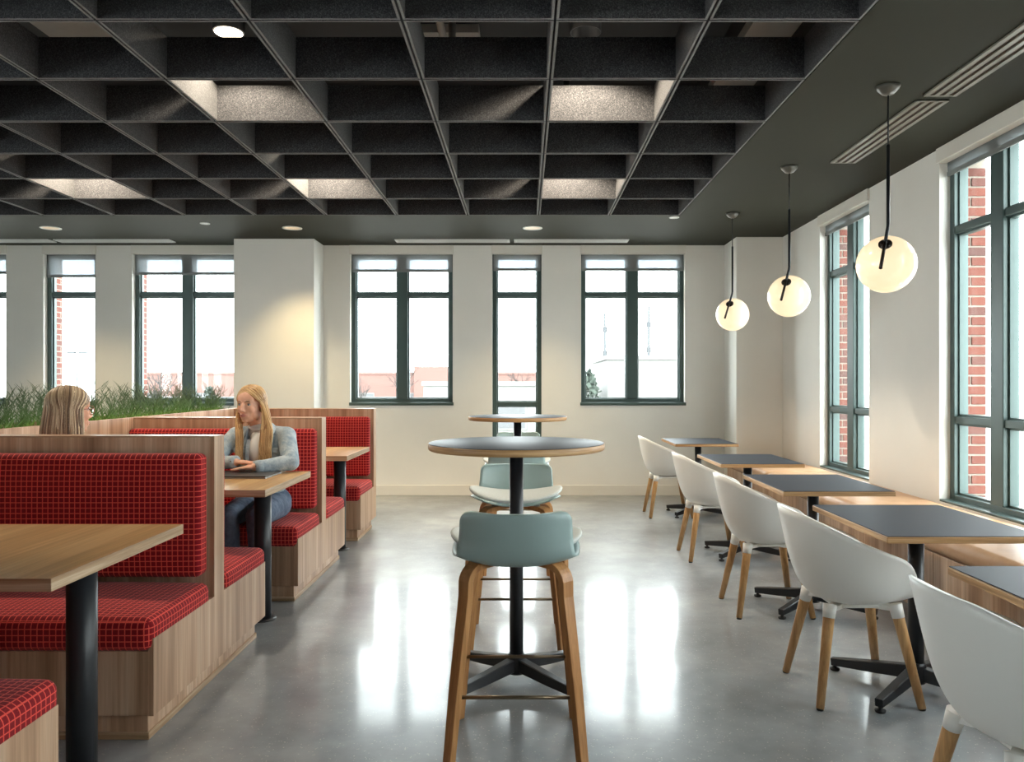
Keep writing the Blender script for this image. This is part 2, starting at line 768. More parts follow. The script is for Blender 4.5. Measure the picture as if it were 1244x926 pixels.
# outer brick leaf
ZB0, ZB1 = -3.6, 5.0


def ext_open(ops):
    return [(a - 0.02, b + 0.02, z0 - 0.03, k) for (a, b, z0, k) in ops]


o = obj('brick_face', wall_with_openings(XL - 0.4, XR + 0.34, TH + 0.03, 0.42, ext_open(BW), pl_back, ZB0, ZB1, HEAD + 0.02), M['brick_tex'], wb)
o = obj('brick_face', wall_with_openings(YF - 0.4, YB + 0.42, TH + 0.03, 0.34, ext_open(RW), pl_right, ZB0, ZB1, HEAD + 0.02), M['mortar'], wr)
# single bricks of the far jamb that shows through the right-hand windows
bh, pitch = 0.058, 0.0705
full = MB().rbox((-0.082, -0.045, 0), (0.082, 0.045, bh), 0.004).mesh('brick', M['brick'])
long_ = MB().rbox((-0.052, -0.045, 0), (0.052, 0.045, bh), 0.004).mesh('brick', M['brick'])
short = MB().rbox((-0.025, -0.045, 0), (0.025, 0.045, bh), 0.004).mesh('brick', M['brick'])
for (a, b, z0, k) in RW[:2]:
    y = b + 0.02 - 0.008 + 0.045
    for i in range(34):
        z = SILL_LOW - 0.02 + i * pitch
        if z + bh > HEAD + 0.02:
            break
        j = random.uniform(-0.003, 0.003)
        if i % 2:
            obj('brick', full, None, wr, (XR + 0.258, y + j, z))
        else:
            obj('brick', short, None, wr, (XR + 0.201, y + j, z))
            obj('brick', long_, None, wr, (XR + 0.288, y - j, z))

# baseboards
struct('baseboard_back', MB().rbox((XL, YB - 0.016, 0), (2.41, YB, 0.125), 0.004), M['wall_trim'])
struct('baseboard_column_left', MB().rbox((-3.36, 8.985, 0), (-2.405, 9.415, 0.125), 0.004), M['wall_trim'])
struct('baseboard_column_right', MB().rbox((2.395, 8.875, 0), (XR, 9.415, 0.125), 0.004), M['wall_trim'])


# ------------------------------------------------------------------ windows and shades
def window(n, place, a, b, z0, k, drop=0.0, wallnorm=1, shade=True, label=None, valance=True):
    c = [(p + q) / 2 for p, q in zip(*place(a, b, 0, TH, z0, z0))]
    root = struct_root('window_%d' % n, (c[0], c[1], z0))
    L = Vector(root.location)

    def B(mb, u0, u1, d0, d1, za, zb, r=0.004):
        lo, hi = place(u0, u1, d0, d1, za, zb)
        lo, hi = [min(p, q) for p, q in zip(lo, hi)], [max(p, q) for p, q in zip(lo, hi)]
        mb.rbox([p - q for p, q in zip(lo, L)], [p - q for p, q in zip(hi, L)], r)
        return mb
    F0, F1 = 0.075, 0.175
    fw, mw, tw = 0.055, 0.135, 0.05
    mb = MB()
    B(mb, a, a + fw, F0, F1, z0, HEAD)
    B(mb, b - fw, b, F0, F1, z0, HEAD)
    B(mb, a + fw, b - fw, F0, F1, HEAD - fw, HEAD)
    B(mb, a + fw, b - fw, F0, F1, z0, z0 + fw)
    obj('window_frame', mb, M['frame'], root)
    spans = [(a + fw, b - fw)]
    if k == 2:
        m = (a + b) / 2
        obj('mullion', B(MB(), m - mw / 2, m + mw / 2, F0 - 0.005, F1, z0 + fw, HEAD - fw), M['frame'], root)
        spans = [(a + fw, m - mw / 2), (m + mw / 2, b - fw)]
    rails = [2.43] + ([1.10] if z0 < 1 else [])
    zz = [z0 + fw] + sorted(rails) + [HEAD - fw]
    for (s0, s1) in spans:
        for zr in rails:
            obj('transom', B(MB(), s0, s1, F0 + 0.005, F1, zr - tw / 2, zr + tw / 2), M['frame'], root)
        for i in range(len(zz) - 1):
            za = zz[i] + (tw / 2 if i else 0)
            zb = zz[i + 1] - (tw / 2 if i < len(zz) - 2 else 0)
            # inner bead of each light, then the pane
            bd = MB()
            e = 0.014
            B(bd, s0, s0 + e, F0 + 0.03, F1 - 0.02, za, zb, 0.002)
            B(bd, s1 - e, s1, F0 + 0.03, F1 - 0.02, za, zb, 0.002)
            B(bd, s0 + e, s1 - e, F0 + 0.03, F1 - 0.02, za, za + e, 0.002)
            B(bd, s0 + e, s1 - e, F0 + 0.03, F1 - 0.02, zb - e, zb, 0.002)
            p = obj('pane', B(MB(), s0 + e * 0.5, s1 - e * 0.5, 0.128, 0.134, za + e * 0.5, zb - e * 0.5, 0), M['glass'], root)
            obj('glazing_bead', bd, M['frame'], p)
    if z0 > 1:
        obj('sill', B(MB(), a - 0.012, b + 0.012, -0.02, F0 + 0.01, z0 - 0.025, z0 + 0.012), M['frame'], root)
    else:
        obj('sill', B(MB(), a + 0.001, b - 0.001, 0.0, F0 + 0.01, z0 + 0.001, z0 + 0.018), M['frame'], root)
    # daylight entering here: a portal only guides the sampling of the sky
    pl = bpy.data.lights.new('portal', 'AREA')
    pl.shape = 'RECTANGLE'
    pl.size, pl.size_y = b - a, HEAD - z0
    pl.cycles.is_portal = True
    po = bpy.data.objects.new('portal', pl)
    COL.objects.link(po)
    lo, hi = place(a, b, 0.2, 0.2, z0, HEAD)
    po.location = [(p + q) / 2 for p, q in zip(lo, hi)]
    inward = {pl_back: Vector((0, -1, 0)), pl_right: Vector((-1, 0, 0)), pl_left: Vector((1, 0, 0))}[place]
    po.rotation_euler = inward.to_track_quat('-Z', 'Z').to_euler()
    if not shade:
        return
    rs = thing('roller_shade', (c[0], c[1], HEAD - 0.03), label, 'blind', 'roller shades at the window heads')
    L = Vector(rs.location)
    obj('valance', B(MB(), a - 0.008, b + 0.008, -0.022, 0.05, 2.912, ZC - 0.001), M['wall_trim'], rs)
    if drop > 0:
        obj('shade_cloth', B(MB(), a + 0.012, b - 0.012, 0.052, 0.0535, 2.93 - drop, 2.96, 0), M['shade'], rs)
        obj('hem_bar', B(MB(), a + 0.012, b - 0.012, 0.046, 0.060, 2.93 - drop - 0.025, 2.93 - drop + 0.008, 0.003), M['hem'], rs)


BL = [None, 'roller shade at the window cut off by the left picture edge', 'roller shade over the narrow window left of the column, beyond the plants',
      'roller shade on the double window just left of the column', 'roller shade on the double window just right of the column',
      'roller shade on the narrow window behind the round tables', 'roller shade on the double window nearest the right corner of the back wall']
drops = [0.2, 0.23, 0.27, 0.24, 0.205, 0.19, 0.19]
for i, (a, b, z0, k) in enumerate(BW):
    window(i + 1, pl_back, a, b, z0, k, drops[i], shade=i > 0, label=BL[i])
RL = ['raised roller shade over the farther right-hand window', 'raised roller shade over the nearer right-hand window']
for i, (a, b, z0, k) in enumerate(RW):
    window(8 + i, pl_right, a, b, z0, k, 0.09, shade=i < 2, label=RL[i] if i < 2 else None)
for i, (a, b, z0, k) in enumerate(LW_FILL):
    window(14 + i, pl_left, a, b, z0, k, 0, shade=False)

# ------------------------------------------------------------------ ceiling
GX0, GXN, GP = 1.54, 11, 0.70          # right edge, columns, pitch
GY1, GYN, GQ = 7.74, 7, 0.694          # back edge, rows, pitch
gx_l, gy_f = GX0 - GXN * GP, GY1 - GYN * GQ
sl = MB()
for lo, hi in (((XL, GY1, ZC), (XR + TH, YB + TH, ZC + 0.05)), ((GX0, YF, ZC), (XR + TH, GY1, ZC + 0.05)),
               ((XL, YF, ZC), (gx_l, GY1, ZC + 0.05)), ((gx_l, YF, ZC), (GX0, gy_f, ZC + 0.05))):
    sl.box(lo, hi)
struct('ceiling', sl, M['soffit'])
struct('ceiling_plenum', MB().box((XL, YF, 4.05), (XR + TH, YB + TH, 4.15)), M['plenum'])
struct('wall_plenum_right', MB().box((GX0 + 0.01, gy_f - 0.6, ZC + 0.05), (GX0 + 0.05, GY1 + 0.05, 4.05)), M['plenum'])
struct('wall_plenum_back', MB().box((gx_l - 0.05, GY1 + 0.01, ZC + 0.05), (GX0 + 0.01, GY1 + 0.05, 4.05)), M['plenum'])
struct('wall_plenum_left', MB().box((gx_l - 0.05, gy_f - 0.6, ZC + 0.05), (gx_l - 0.01, GY1 + 0.01, 4.05)), M['plenum'])
struct('wall_plenum_front', MB().box((gx_l - 0.01, gy_f - 0.6, ZC + 0.05), (GX0 + 0.01, gy_f - 0.56, 4.05)), M['plenum'])
# services above the grid
d = tag(obj('air_duct', MB().tube([(-5.5, 7.3, 3.80), (1.45, 7.3, 3.80)], 0.2, 24), M['duct']), 'round dark duct hung above the felt ceiling grid', 'duct')
d = thing('service_pipe', (-0.53, 5.55, 0), 'pale pipe rising behind the felt grid above the round tables', 'pipe')
obj('pipe_run', MB().tube([(0, -2.5, 3.62), (0, 0, 3.62), (0, 0.12, 3.66), (0, 0.2, 3.80), (0, 0.2, 4.045)], 0.026, 12), M['plenum_white'], d)
obj('pipe_clamp', MB().rbox((-0.07, -0.02, 3.59), (0.07, 0.06, 3.66), 0.004), M['black_metal'], d)
for i, (x0, x1, y0, y1, z0, lab) in enumerate(((1.27, 1.545, 4.0, 5.4, 3.36, 'pale board beside the right edge of the felt grid'),
                                              (-3.60, -3.05, 5.4, 6.2, 3.98, 'pale board above the left part of the felt grid'),
                                              (-0.78, -0.34, 5.85, 6.25, 3.98, 'small pale board behind the pipe above the felt grid'))):
    tag(obj('soffit_board', MB().rbox((x0, y0, z0), (x1, y1, z0 + 0.066), 0.004), M['plenum_white']), lab, 'panel')

# felt coffers: four panels each
TP, GAP, BH = 0.013, 0.005, 0.224
hx, hy = GP / 2 - GAP, GQ / 2 - GAP
m_x = MB().rbox((-hx, -TP / 2, 0), (hx, TP / 2, BH), 0.002).mesh('felt_panel', M['felt'])
m_y = MB().rbox((-TP / 2, -hy + TP, 0), (TP / 2, hy - TP, BH), 0.002).mesh('felt_panel', M['felt'])
M['felt_edge_lit'] = plain('cut felt edge', rgb(128, 128, 128), 0.95, spec=0.1, var=0.15, vscale=90)  # pale cut edge, with the light it catches put into its colour
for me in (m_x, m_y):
    me.materials.append(M['felt_edge_lit'])
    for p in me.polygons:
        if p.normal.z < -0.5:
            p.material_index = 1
cof = None
for r_ in range(GYN):
    for c_ in range(GXN):
        loc = (GX0 - (c_ + 0.5) * GP, GY1 - (r_ + 0.5) * GQ, ZC)
        lab = 'charcoal felt ceiling coffer, %s row from the window end, %s column from its right edge' % (ORD[r_], ORD[c_])
        if cof is None:
            cof = thing('felt_coffer', loc, lab, 'ceiling coffer', 'felt coffers of the ceiling grid')
            for sy in (-1, 1):
                obj('felt_panel', m_x, None, cof, (0, sy * (hy - TP / 2), 0))
            for sx in (-1, 1):
                obj('felt_panel', m_y, None, cof, (sx * (hx - TP / 2), 0, 0))
        else:
            dup(cof, loc, label=lab)

# cylinder downlights in the plenum over every third cell
k = 0
for ry, yy in (('nearer', 4.60), ('farther', 6.68)):
    for cx, xx in (('left', -3.84), ('middle', -1.74), ('right', 0.36)):
        lab = ('lit round downlight glowing above the felt grid' if (ry, cx) == ('nearer', 'middle') else
               'cylinder downlight hidden above the felt grid, %s row, %s' % (ry, cx))
        d = thing('grid_downlight', (xx, yy, 3.42), lab, 'ceiling light', 'downlights above the felt grid')
        obj('lamp_body', MB().lathe([(0.086, 0.095), (0.086, 0.0), (0.092, 0.0), (0.092, 0.2), (0.03, 0.21), (0.03, 0.6295), (0.0, 0.6295)], n=32), M['black_metal'], d)
        seen = (ry, cx) == ('nearer', 'middle')
        zl = 0.0 if seen else 0.09
        obj('lens', MB().lathe([(0.0, zl - 0.004), (0.078, zl - 0.003), (0.080, zl - 0.0005)], n=32), M['lamp_on'], d)
        spot(d, (0, 0, -0.012), 62, WARM, 140, 0.3, 0.045)

# recessed downlights in the dark soffit
for i, (x, y, rr, lab) in enumerate(((-5.07, 8.37, 0.105, 'large recessed downlight in the dark soffit at far left'),
                                     (-2.485, 8.37, 0.105, 'large recessed downlight in the dark soffit near the column'),
                                     (0.088, 8.37, 0.105, 'large recessed downlight in the dark soffit above the round tables'),
                                     (-3.32, 8.13, 0.05, 'small white recessed disc in the dark soffit left of the column'),
                                     (1.50, 7.83, 0.05, 'small white recessed disc at the right corner of the felt grid'))):
    d = thing('recessed_light', (x, y, ZC), lab, 'ceiling light', 'recessed lights in the soffit')
    obj('trim_ring', MB().lathe([(rr * 0.78, -0.001), (rr * 0.8, -0.006), (rr, -0.006), (rr, 0.0)], n=32), M['diffuser'], d)
    obj('reflector', MB().lathe([(rr * 0.80, -0.002), (0.0, -0.001)], n=32), M['lamp_warm'] if rr > 0.08 else M['diffuser'], d)
    if rr > 0.08:
        spot(d, (0, 0, -0.03), 80, (1.0, 0.77, 0.40), 100, 1.0, 0.05)

# linear slots in the soffit before the windows
for (x0, x1, lab) in ((-6.9, -5.50, 'left linear ceiling slot at the far left before the windows'), (-5.44, -4.10, 'linear ceiling slot before the double window left of the column'),
                      (-1.50, -0.17, 'linear ceiling slot left of the round tables before the windows'), (-0.12, 1.21, 'linear ceiling slot right of the round tables before the windows')):
    d = thing('slot_diffuser', ((x0 + x1) / 2, 9.11, ZC), lab, 'vent', 'linear slots along the window wall')
    hw = (x1 - x0) / 2
    fr = MB()
    for lo, hi in (((-hw, -0.09, -0.012), (hw, -0.055, 0)), ((-hw, 0.055, -0.012), (hw, 0.09, 0)), ((-hw, -0.055, -0.012), (-hw + 0.03, 0.055, 0)), ((hw - 0.03, -0.055, -0.012), (hw, 0.055, 0))):
        fr.rbox(lo, hi, 0.002)
    obj('frame', fr, M['diffuser'], d)
    obj('slot_blade', MB().rbox((-hw + 0.03, -0.018, -0.012), (hw - 0.03, 0.018, -0.002), 0.002), M['diffuser'], d)
    obj('slot_back', MB().box((-hw + 0.03, -0.055, -0.002), (hw - 0.03, 0.055, -0.0005)), M['plenum'], d)
# slotted grilles in the right soffit
for (y0, y1, lab) in ((4.57, 5.87, 'slotted ceiling grille above the pendants, the farther one'), (3.15, 4.50, 'slotted ceiling grille at the upper right corner, the nearer one')):
    d = thing('ceiling_grille', (2.39, (y0 + y1) / 2, ZC), lab, 'vent', 'grilles in the right soffit')
    hw = (y1 - y0) / 2
    fr = MB()
    for k in range(4):
        x = -0.081 + k * 0.054
        fr.rbox((x - 0.014, -hw, -0.012), (x + 0.014, hw, 0), 0.002)
    for sg in (-1, 1):
        fr.rbox((-0.095, sg * hw - (0.0 if sg < 0 else 0.02), -0.0115), (0.095, sg * hw + (0.02 if sg < 0 else 0.0), 0), 0.002)
    obj('frame', fr, M['alu'], d)
    obj('slot_back', MB().box((-0.09, -hw + 0.01, -0.003), (0.09, hw - 0.01, -0.0005)), M['slot'], d)

# ------------------------------------------------------------------ pendants
GR = 0.16
for i, (y, lab) in enumerate(((4.43, 'glowing globe pendant nearest the camera, the largest in view'), (6.06, 'glowing globe pendant in the middle of the row of three'),
                              (7.70, 'glowing globe pendant farthest away beside the corner column'))):
    p = thing('globe_pendant', (2.05, y, 2.03), lab, 'pendant light', 'globe pendants over the window bench')
    zc = ZC - 2.03
    hv, lv, zv = Vector((-0.34, -0.94, 0)), Vector((0.94, -0.34, 0)), Vector((0, 0, 1))
    u = (hv * 0.80 - lv * 0.10 + zv * 0.60).normalized()
    dd = hv * 0.55 - lv * 0.16 - zv * 0.80
    dd = (dd - u * dd.dot(u)).normalized()
    tan = u * (GR + 0.012)
    bend = tan - dd * 0.13
    sx, sy = bend.x, bend.y
    obj('globe', MB().ell((0, 0, 0), GR, None, 40, 24), M['globe'], p)
    ca = MB().lathe([(0.0, 0.030), (0.02, 0.030), (0.052, 0.006), (0.055, 0.0), (0.0, 0.0)], n=28)
    q = Vector((0, 0, -1)).rotation_difference(Vector((0, 0, -1)))
    ca = MB().lathe([(0.0, 0.0), (0.062, 0.0), (0.062, -0.004), (0.03, -0.05)][::1], (0, 0, zc), 28)
    obj('ceiling_canopy', MB().lathe([(0.012, zc - 0.052), (0.035, zc - 0.042), (0.058, zc - 0.018), (0.066, zc)], (sx, sy, 0), 28), M['canopy'], p)
    obj('cord', MB().tube([(sx, sy, zc - 0.05), (sx, sy, 0.62)], 0.0045, 8), M['black_metal'], p)
    obj('stem', MB().tube([(sx, sy, 0.66), tuple(bend + Vector((0, 0, 0.012))), tuple(bend + dd * 0.012), tuple(tan)], 0.0095, 12), M['black_metal'], p)
    tip = obj('stem_tip', MB().tube([tuple(tan), tuple(tan + dd * 0.195)], 0.0095, 12), M['dark_bronze'], p)
    tip['label'] = 'bronze end of the bent stem'
    cp = MB().lathe([(0.0, 0.0), (0.036, -0.004), (0.036, -0.012), (0.0, -0.012)], n=28)
    qr = Vector((0, 0, 1)).rotation_difference(u)
    co = obj('globe_cap', cp, M['dark_bronze'], p, tuple(u * (GR + 0.006)))
    co.rotation_mode = 'QUATERNION'
    co.rotation_quaternion = qr

# ------------------------------------------------------------------ booths
BX0, BX1 = -2.70, -1.40


def booth(name, yc, half_front, half_back, label):
    """double bench: seats toward the camera (half_front deep) and toward the windows (half_back deep); 0 = no seat on that side"""
    cx = (BX0 + BX1) / 2
    t = thing(name, (cx, yc, 0), label, 'booth bench', 'red plaid booth benches')
    hw = (BX1 - BX0) / 2
    ut = 0.057
    y0 = -half_front if half_front else -ut
    y1 = half_back if half_back else ut
    obj('plinth', MB().rbox((-hw, y0 + 0.03, 0), (hw - 0.035, y1 - 0.06, 0.105), 0.003), M['booth_z'], t)
    obj('plinth_strip', MB().rbox((-hw, y0 + 0.022, 0), (hw - 0.028, y1 - 0.052, 0.028), 0.003), M['table_edge'], t)
    poly = [(y0, 0.10), (y1, 0.10)]
    if half_back:
        poly += [(y1, 0.393), (ut, 0.393)]
    poly += [(ut, 1.118), (-ut, 1.118)]
    if half_front:
        poly += [(-ut, 0.393), (y0, 0.393)]
    obj('end_panel', MB().prism(poly, hw - 0.022, hw, 0), M['booth_z'], t)
    obj('seat_base', MB().rbox((-hw, y0, 0.10), (hw - 0.022, y1, 0.345), 0.002), M['booth_z'], t)
    obj('back_slab', MB().rbox((-hw, -ut, 0.345), (hw - 0.022, ut, 1.113), 0.002), M['booth_z'], t)
    obj('top_cap', MB().rbox((-hw, -ut - 0.002, 1.113), (hw - 0.022, ut + 0.002, 1.119), 0.001), M['booth_x'], t)
    for sg, hf in ((-1, half_front), (1, half_back)):
        if not hf:
            continue
        a, b = sorted((sg * (ut + 0.03), sg * (hf + 0.022)))
        obj('seat_cushion', MB().rbox((-hw + 0.005, a, 0.345), (hw - 0.004, b, 0.470), 0.035, 4, 6, (0, 0.004, 0, 0, 0, 0.018), True), M['plaid'], t)
        a, b = sorted((sg * (ut + 0.001), sg * (ut + 0.095)))
        pf = (0, 0, 0.014, 0, 0, 0) if sg < 0 else (0, 0, 0, 0.014, 0, 0)
        obj('back_cushion', MB().rbox((-hw + 0.005, a, 0.50), (hw - 0.026, b, 1.045), 0.028, 4, 6, pf, True), M['plaid'], t)
    return t


booth('booth_bench', 1.715, 0.635, 0.635, 'red plaid booth bench cut off at the bottom left, nearest the camera')
booth('booth_bench', 3.588, 0.635, 0.635, 'red plaid double booth bench in front of the woman seen from behind')
booth('booth_bench', 5.463, 0.625, 0.63, 'red plaid double booth bench that the woman in denim sits on')
booth('booth_bench', 7.325, 0.635, 0, 'red plaid single booth bench farthest back toward the windows')

# planter wall behind the booths
pt = thing('planter_box', (-2.88, 4.2, 0), 'long wooden planter wall behind the booths, topped with grass', 'planter')
obj('side_panel', MB().rbox((0.16, -3.4, 0), (0.178, 3.18, 1.121), 0.002), M['booth_z'], pt)
obj('side_panel', MB().rbox((-0.178, -3.4, 0), (-0.16, 3.18, 1.121), 0.002), M['booth_z'], pt)
obj('end_board', MB().rbox((-0.16, 3.16, 0), (0.16, 3.18, 1.121), 0.002), M['booth_z'], pt)
obj('end_board', MB().rbox((-0.16, -3.4, 0), (0.16, -3.38, 1.121), 0.002), M['booth_z'], pt)
M['soil'] = plain('dark moss', rgb(44, 50, 34), 0.95, var=0.3, vscale=30)
obj('soil', MB().box((-0.16, -3.38, 1.0), (0.16, 3.16, 1.07)), M['soil'], pt)


# grass tufts
def leaf_mat():
    t = NT('grass blades')
    v = t.coords()
    n = t.noise(v, 22, 3)
    sp = t.n('ShaderNodeSeparateXYZ')
    t.l(v, sp.inputs[0])
    z = t.math('MULTIPLY', sp.outputs[2], 4.2)
    c = t.ramp(t.math('ADD', z, t.math('MULTIPLY', n, 0.3)), [(0.12, rgb(160, 200, 70)), (0.45, rgb(96, 132, 62)), (0.9, rgb(78, 98, 66))])
    t.base(c)
    t.p.inputs['Roughness'].default_value = 0.5
    return t.m


M['leaf'] = leaf_mat()


def tuft(seed):
    rnd = random.Random(seed)
    mb = MB()

    def blade(p, d, L, wd, bendv):
        p = Vector(p)
        d = Vector(d).normalized()
        side = d.cross(Vector((rnd.uniform(-1, 1), rnd.uniform(-1, 1), 0.1))).normalized()
        base = len(mb.v)
        n = 4
        for k in range(n):
            f = k / (n - 1)
            q = p + d * L * f + bendv * L * f * f
            ww = wd * (1 - f) ** 0.7 * 0.5 + 0.0003
            mb.v.append(list(q - side * ww))
            mb.v.append(list(q + side * ww))
        for k in range(n - 1):
            mb.face((base + 2 * k, base + 2 * k + 1, base + 2 * k + 3, base + 2 * k + 2))

    for s_ in range(24):
        x, y = rnd.gauss(0, 0.06), rnd.uniform(-0.16, 0.16)
        x = max(-0.13, min(0.13, x))
        H = rnd.uniform(0.16, 0.30)
        lean = Vector((rnd.gauss(0, 0.22), rnd.gauss(0, 0.25), 1)).normalized()
        bend = Vector((rnd.gauss(0, 0.12), rnd.gauss(0, 0.12), 0))
        p0 = Vector((x, y, 0))
        mb.tube([p0, p0 + lean * H * 0.5 + bend * H * 0.25, p0 + lean * H * 0.92 + bend * H * 0.85], [0.0022, 0.0018, 0.0006], 4, False)
        nb = 13
        for k in range(nb):
            f = 0.12 + 0.85 * k / nb
            p = p0 + lean * H * f + bend * H * f * f
            a = rnd.uniform(0, 2 * PI)
            out = Vector((math.cos(a), math.sin(a), rnd.uniform(0.9, 1.7)))
            blade(p, out, rnd.uniform(0.045, 0.09), rnd.uniform(0.0028, 0.0048), Vector((0, 0, rnd.uniform(-0.2, 0.1))))
    for s_ in range(26):
        a = rnd.uniform(0, 2 * PI)
        blade((rnd.uniform(-0.12, 0.12), rnd.uniform(-0.16, 0.16), 0), (math.cos(a) * 0.5, math.sin(a) * 0.5, 1), rnd.uniform(0.1, 0.18), 0.009, Vector((math.cos(a) * 0.3, math.sin(a) * 0.3, -0.1)))
    return mb.mesh('grass_tuft', M['leaf'])


tm = [tuft(k) for k in range(4)]
gm = bmesh.new()
y, k = 2.0, 0
while y < 7.3:
    n0 = len(gm.verts)
    gm.from_mesh(tm[k % 4])
    gm.verts.ensure_lookup_table()
    bmesh.ops.transform(gm, matrix=Matrix.Translation((random.uniform(-0.02, 0.02), y - 4.2, 0)) @ Matrix.Rotation(PI if k % 3 == 1 else 0, 4, 'Z'), verts=gm.verts[n0:])
    y += 0.235
    k += 1
gme = bpy.data.meshes.new('planter_grass')
gm.to_mesh(gme)
gm.free()
gme.materials.append(M['leaf'])
tag(obj('planter_grass', gme, None, None, (-2.88, 4.2, 1.068)), 'spiky dark green grass growing in the long planter behind the booths', 'grass', kind='stuff')


# ------------------------------------------------------------------ booth tables
def booth_table(yc, label):
    t = thing('booth_table', (-2.02, yc, 0), label, 'table', 'wooden booth tables')
    obj('tabletop', MB().rbox((-0.68, -0.43, 0.764), (0.67, 0.43, 0.801), 0.002), M['table_wood'], t)
    eb = MB()
    eb.rbox((0.67, -0.432, 0.7635), (0.672, 0.432, 0.8012), 0.0008)
    eb.rbox((-0.68, -0.432, 0.7635), (0.67, -0.43, 0.8012), 0.0008)
    obj('edge_band', eb, M['table_edge'], t)
    obj('table_leg', MB().tube([(0.515, 0, 0.01), (0.515, 0, 0.76)], 0.048, 28), M['black_metal'], t)
    obj('floor_flange', MB().lathe([(0.075, 0), (0.075, 0.006), (0.05, 0.012)], (0.515, 0, 0), 28), M['black_metal'], t)
    obj('top_plate', MB().rbox((0.36, -0.13, 0.757), (0.66, 0.13, 0.764), 0.002), M['black_metal'], t)
    return t


booth_table(2.66, 'wooden booth table with black post, nearest the camera at lower left')
booth_table(4.50, 'wooden booth table that the two women sit at')
booth_table(6.38, 'wooden booth table farthest back, behind the woman in denim')

# closed laptop on the women's table
lp = thing('laptop', (-1.70, 4.68, 0.801), 'closed dark grey laptop under the hands of the woman in denim', 'laptop')
obj('body', MB().rbox((-0.20, -0.15, 0.0), (0.20, 0.15, 0.009), 0.003, 2), M['laptop_edge'], lp)
obj('lid', MB().rbox((-0.20, -0.15, 0.0095), (0.20, 0.15, 0.017), 0.003, 2), M['laptop'], lp)


# ------------------------------------------------------------------ bar tables and stools
def x_base(t, a, b, zhub, colr):
    for sx in (-1, 1):
        for sy in (-1, 1):
            d = Vector((sx * a, sy * b, 0))
            n = d.normalized()
            wv = Vector((-n.y, n.x, 0))
            pth = [n * 0.02 + Vector((0, 0, zhub - 0.032)), d * 0.55 + Vector((0, 0, 0.058)), d + Vector((0, 0, 0.04))]
            lg = obj('base_arm', MB().strip(pth, wv, [0.045, 0.040, 0.034], [0.06, 0.048, 0.034]), M['black_metal'], t)
            obj('levelling_foot', MB().lathe([(0.02, 0), (0.022, 0.004), (0.022, 0.010), (0.009, 0.014), (0.009, 0.03)], tuple(d * 0.965), 16), M['rubber'], lg)
    obj('base_hub', MB().lathe([(colr + 0.006, zhub - 0.075), (colr + 0.010, zhub - 0.06), (colr + 0.010, zhub - 0.0), (colr + 0.004, zhub + 0.015)], n=24), M['black_metal'], t)


def bar_table(x, y, label):
    t = thing('bar_table', (x, y, 0), label, 'table', 'round bar-height tables')
    x_base(t, 0.27, 0.25, 0.115, 0.031)
    obj('column', MB().tube([(0, 0, 0.06), (0, 0, 1.05)], 0.031, 28), M['black_metal'], t)
    obj('tabletop', MB().lathe([(0.0, 1.056), (0.392, 1.056), (0.397, 1.059), (0.400, 1.066), (0.400, 1.083), (0.398, 1.086)], n=72), M['ply'], t)
    obj('laminate_top', MB().lathe([(0.398, 1.0855), (0.3975, 1.0875), (0.396, 1.088), (0.0, 1.088)], n=72), M['laminate'], t)
    obj('top_plate', MB().lathe([(0.13, 1.048), (0.13, 1.056)], n=32), M['black_metal'], t)
    return t


bar_table(-0.036, 3.56, 'round dark-topped bar table nearest the camera, in the middle')
bar_table(-0.055, 6.36, 'round dark-topped bar table farther off, before the narrow window')


def grid_shell(mb, fn, nu, nv, closed_u=False):
    base = len(mb.v)
    for j in range(nv + 1):
        for i in range(nu + (0 if closed_u else 1)):
            mb.v.append(list(fn(i / nu, j / nv)))
    W = nu + (0 if closed_u else 1)
    for j in range(nv):
        for i in range(nu):
            i2 = (i + 1) % W
            mb.face((base + j * W + i, base + j * W + i2, base + (j + 1) * W + i2, base + (j + 1) * W + i), True)
    return mb


def interp(tab, t):
    if t <= tab[0][0]:
        return tab[0][1]
    n = len(tab)
    sl = []
    for i in range(n):
        if i in (0, n - 1):
            sl.append(0.0)
            continue
        d0 = (tab[i][1] - tab[i - 1][1]) / (tab[i][0] - tab[i - 1][0])
        d1 = (tab[i + 1][1] - tab[i][1]) / (tab[i + 1][0] - tab[i][0])
        sl.append(0.0 if d0 * d1 <= 0 else 2 * d0 * d1 / (d0 + d1))
    for i in range(n - 1):
        (a, va), (b, vb) = tab[i], tab[i + 1]
        if t <= b:
            h = b - a
            f = (t - a) / h
            return (va * (2 * f ** 3 - 3 * f * f + 1) + sl[i] * h * (f ** 3 - 2 * f * f + f)
                    + vb * (3 * f * f - 2 * f ** 3) + sl[i + 1] * h * (f ** 3 - f * f))
    return tab[-1][1]


def catmull(pts, t):
    n = len(pts) - 1
    x = max(0, min(n - 1e-6, t * n))
    i = int(x)
    f = x - i
    p = [pts[max(0, min(n, i + k))] for k in (-1, 0, 1, 2)]
    return tuple(0.5 * ((2 * b) + (c - a) * f + (2 * a - 5 * b + 4 * c - d) * f * f + (-a + 3 * b - 3 * c + d) * f ** 3) for a, b, c, d in zip(*p))


def add_solid(o, t, off=0):
    md = o.modifiers.new('thickness', 'SOLIDIFY')
    md.thickness = t
    md.offset = off
    md.use_even_offset = True


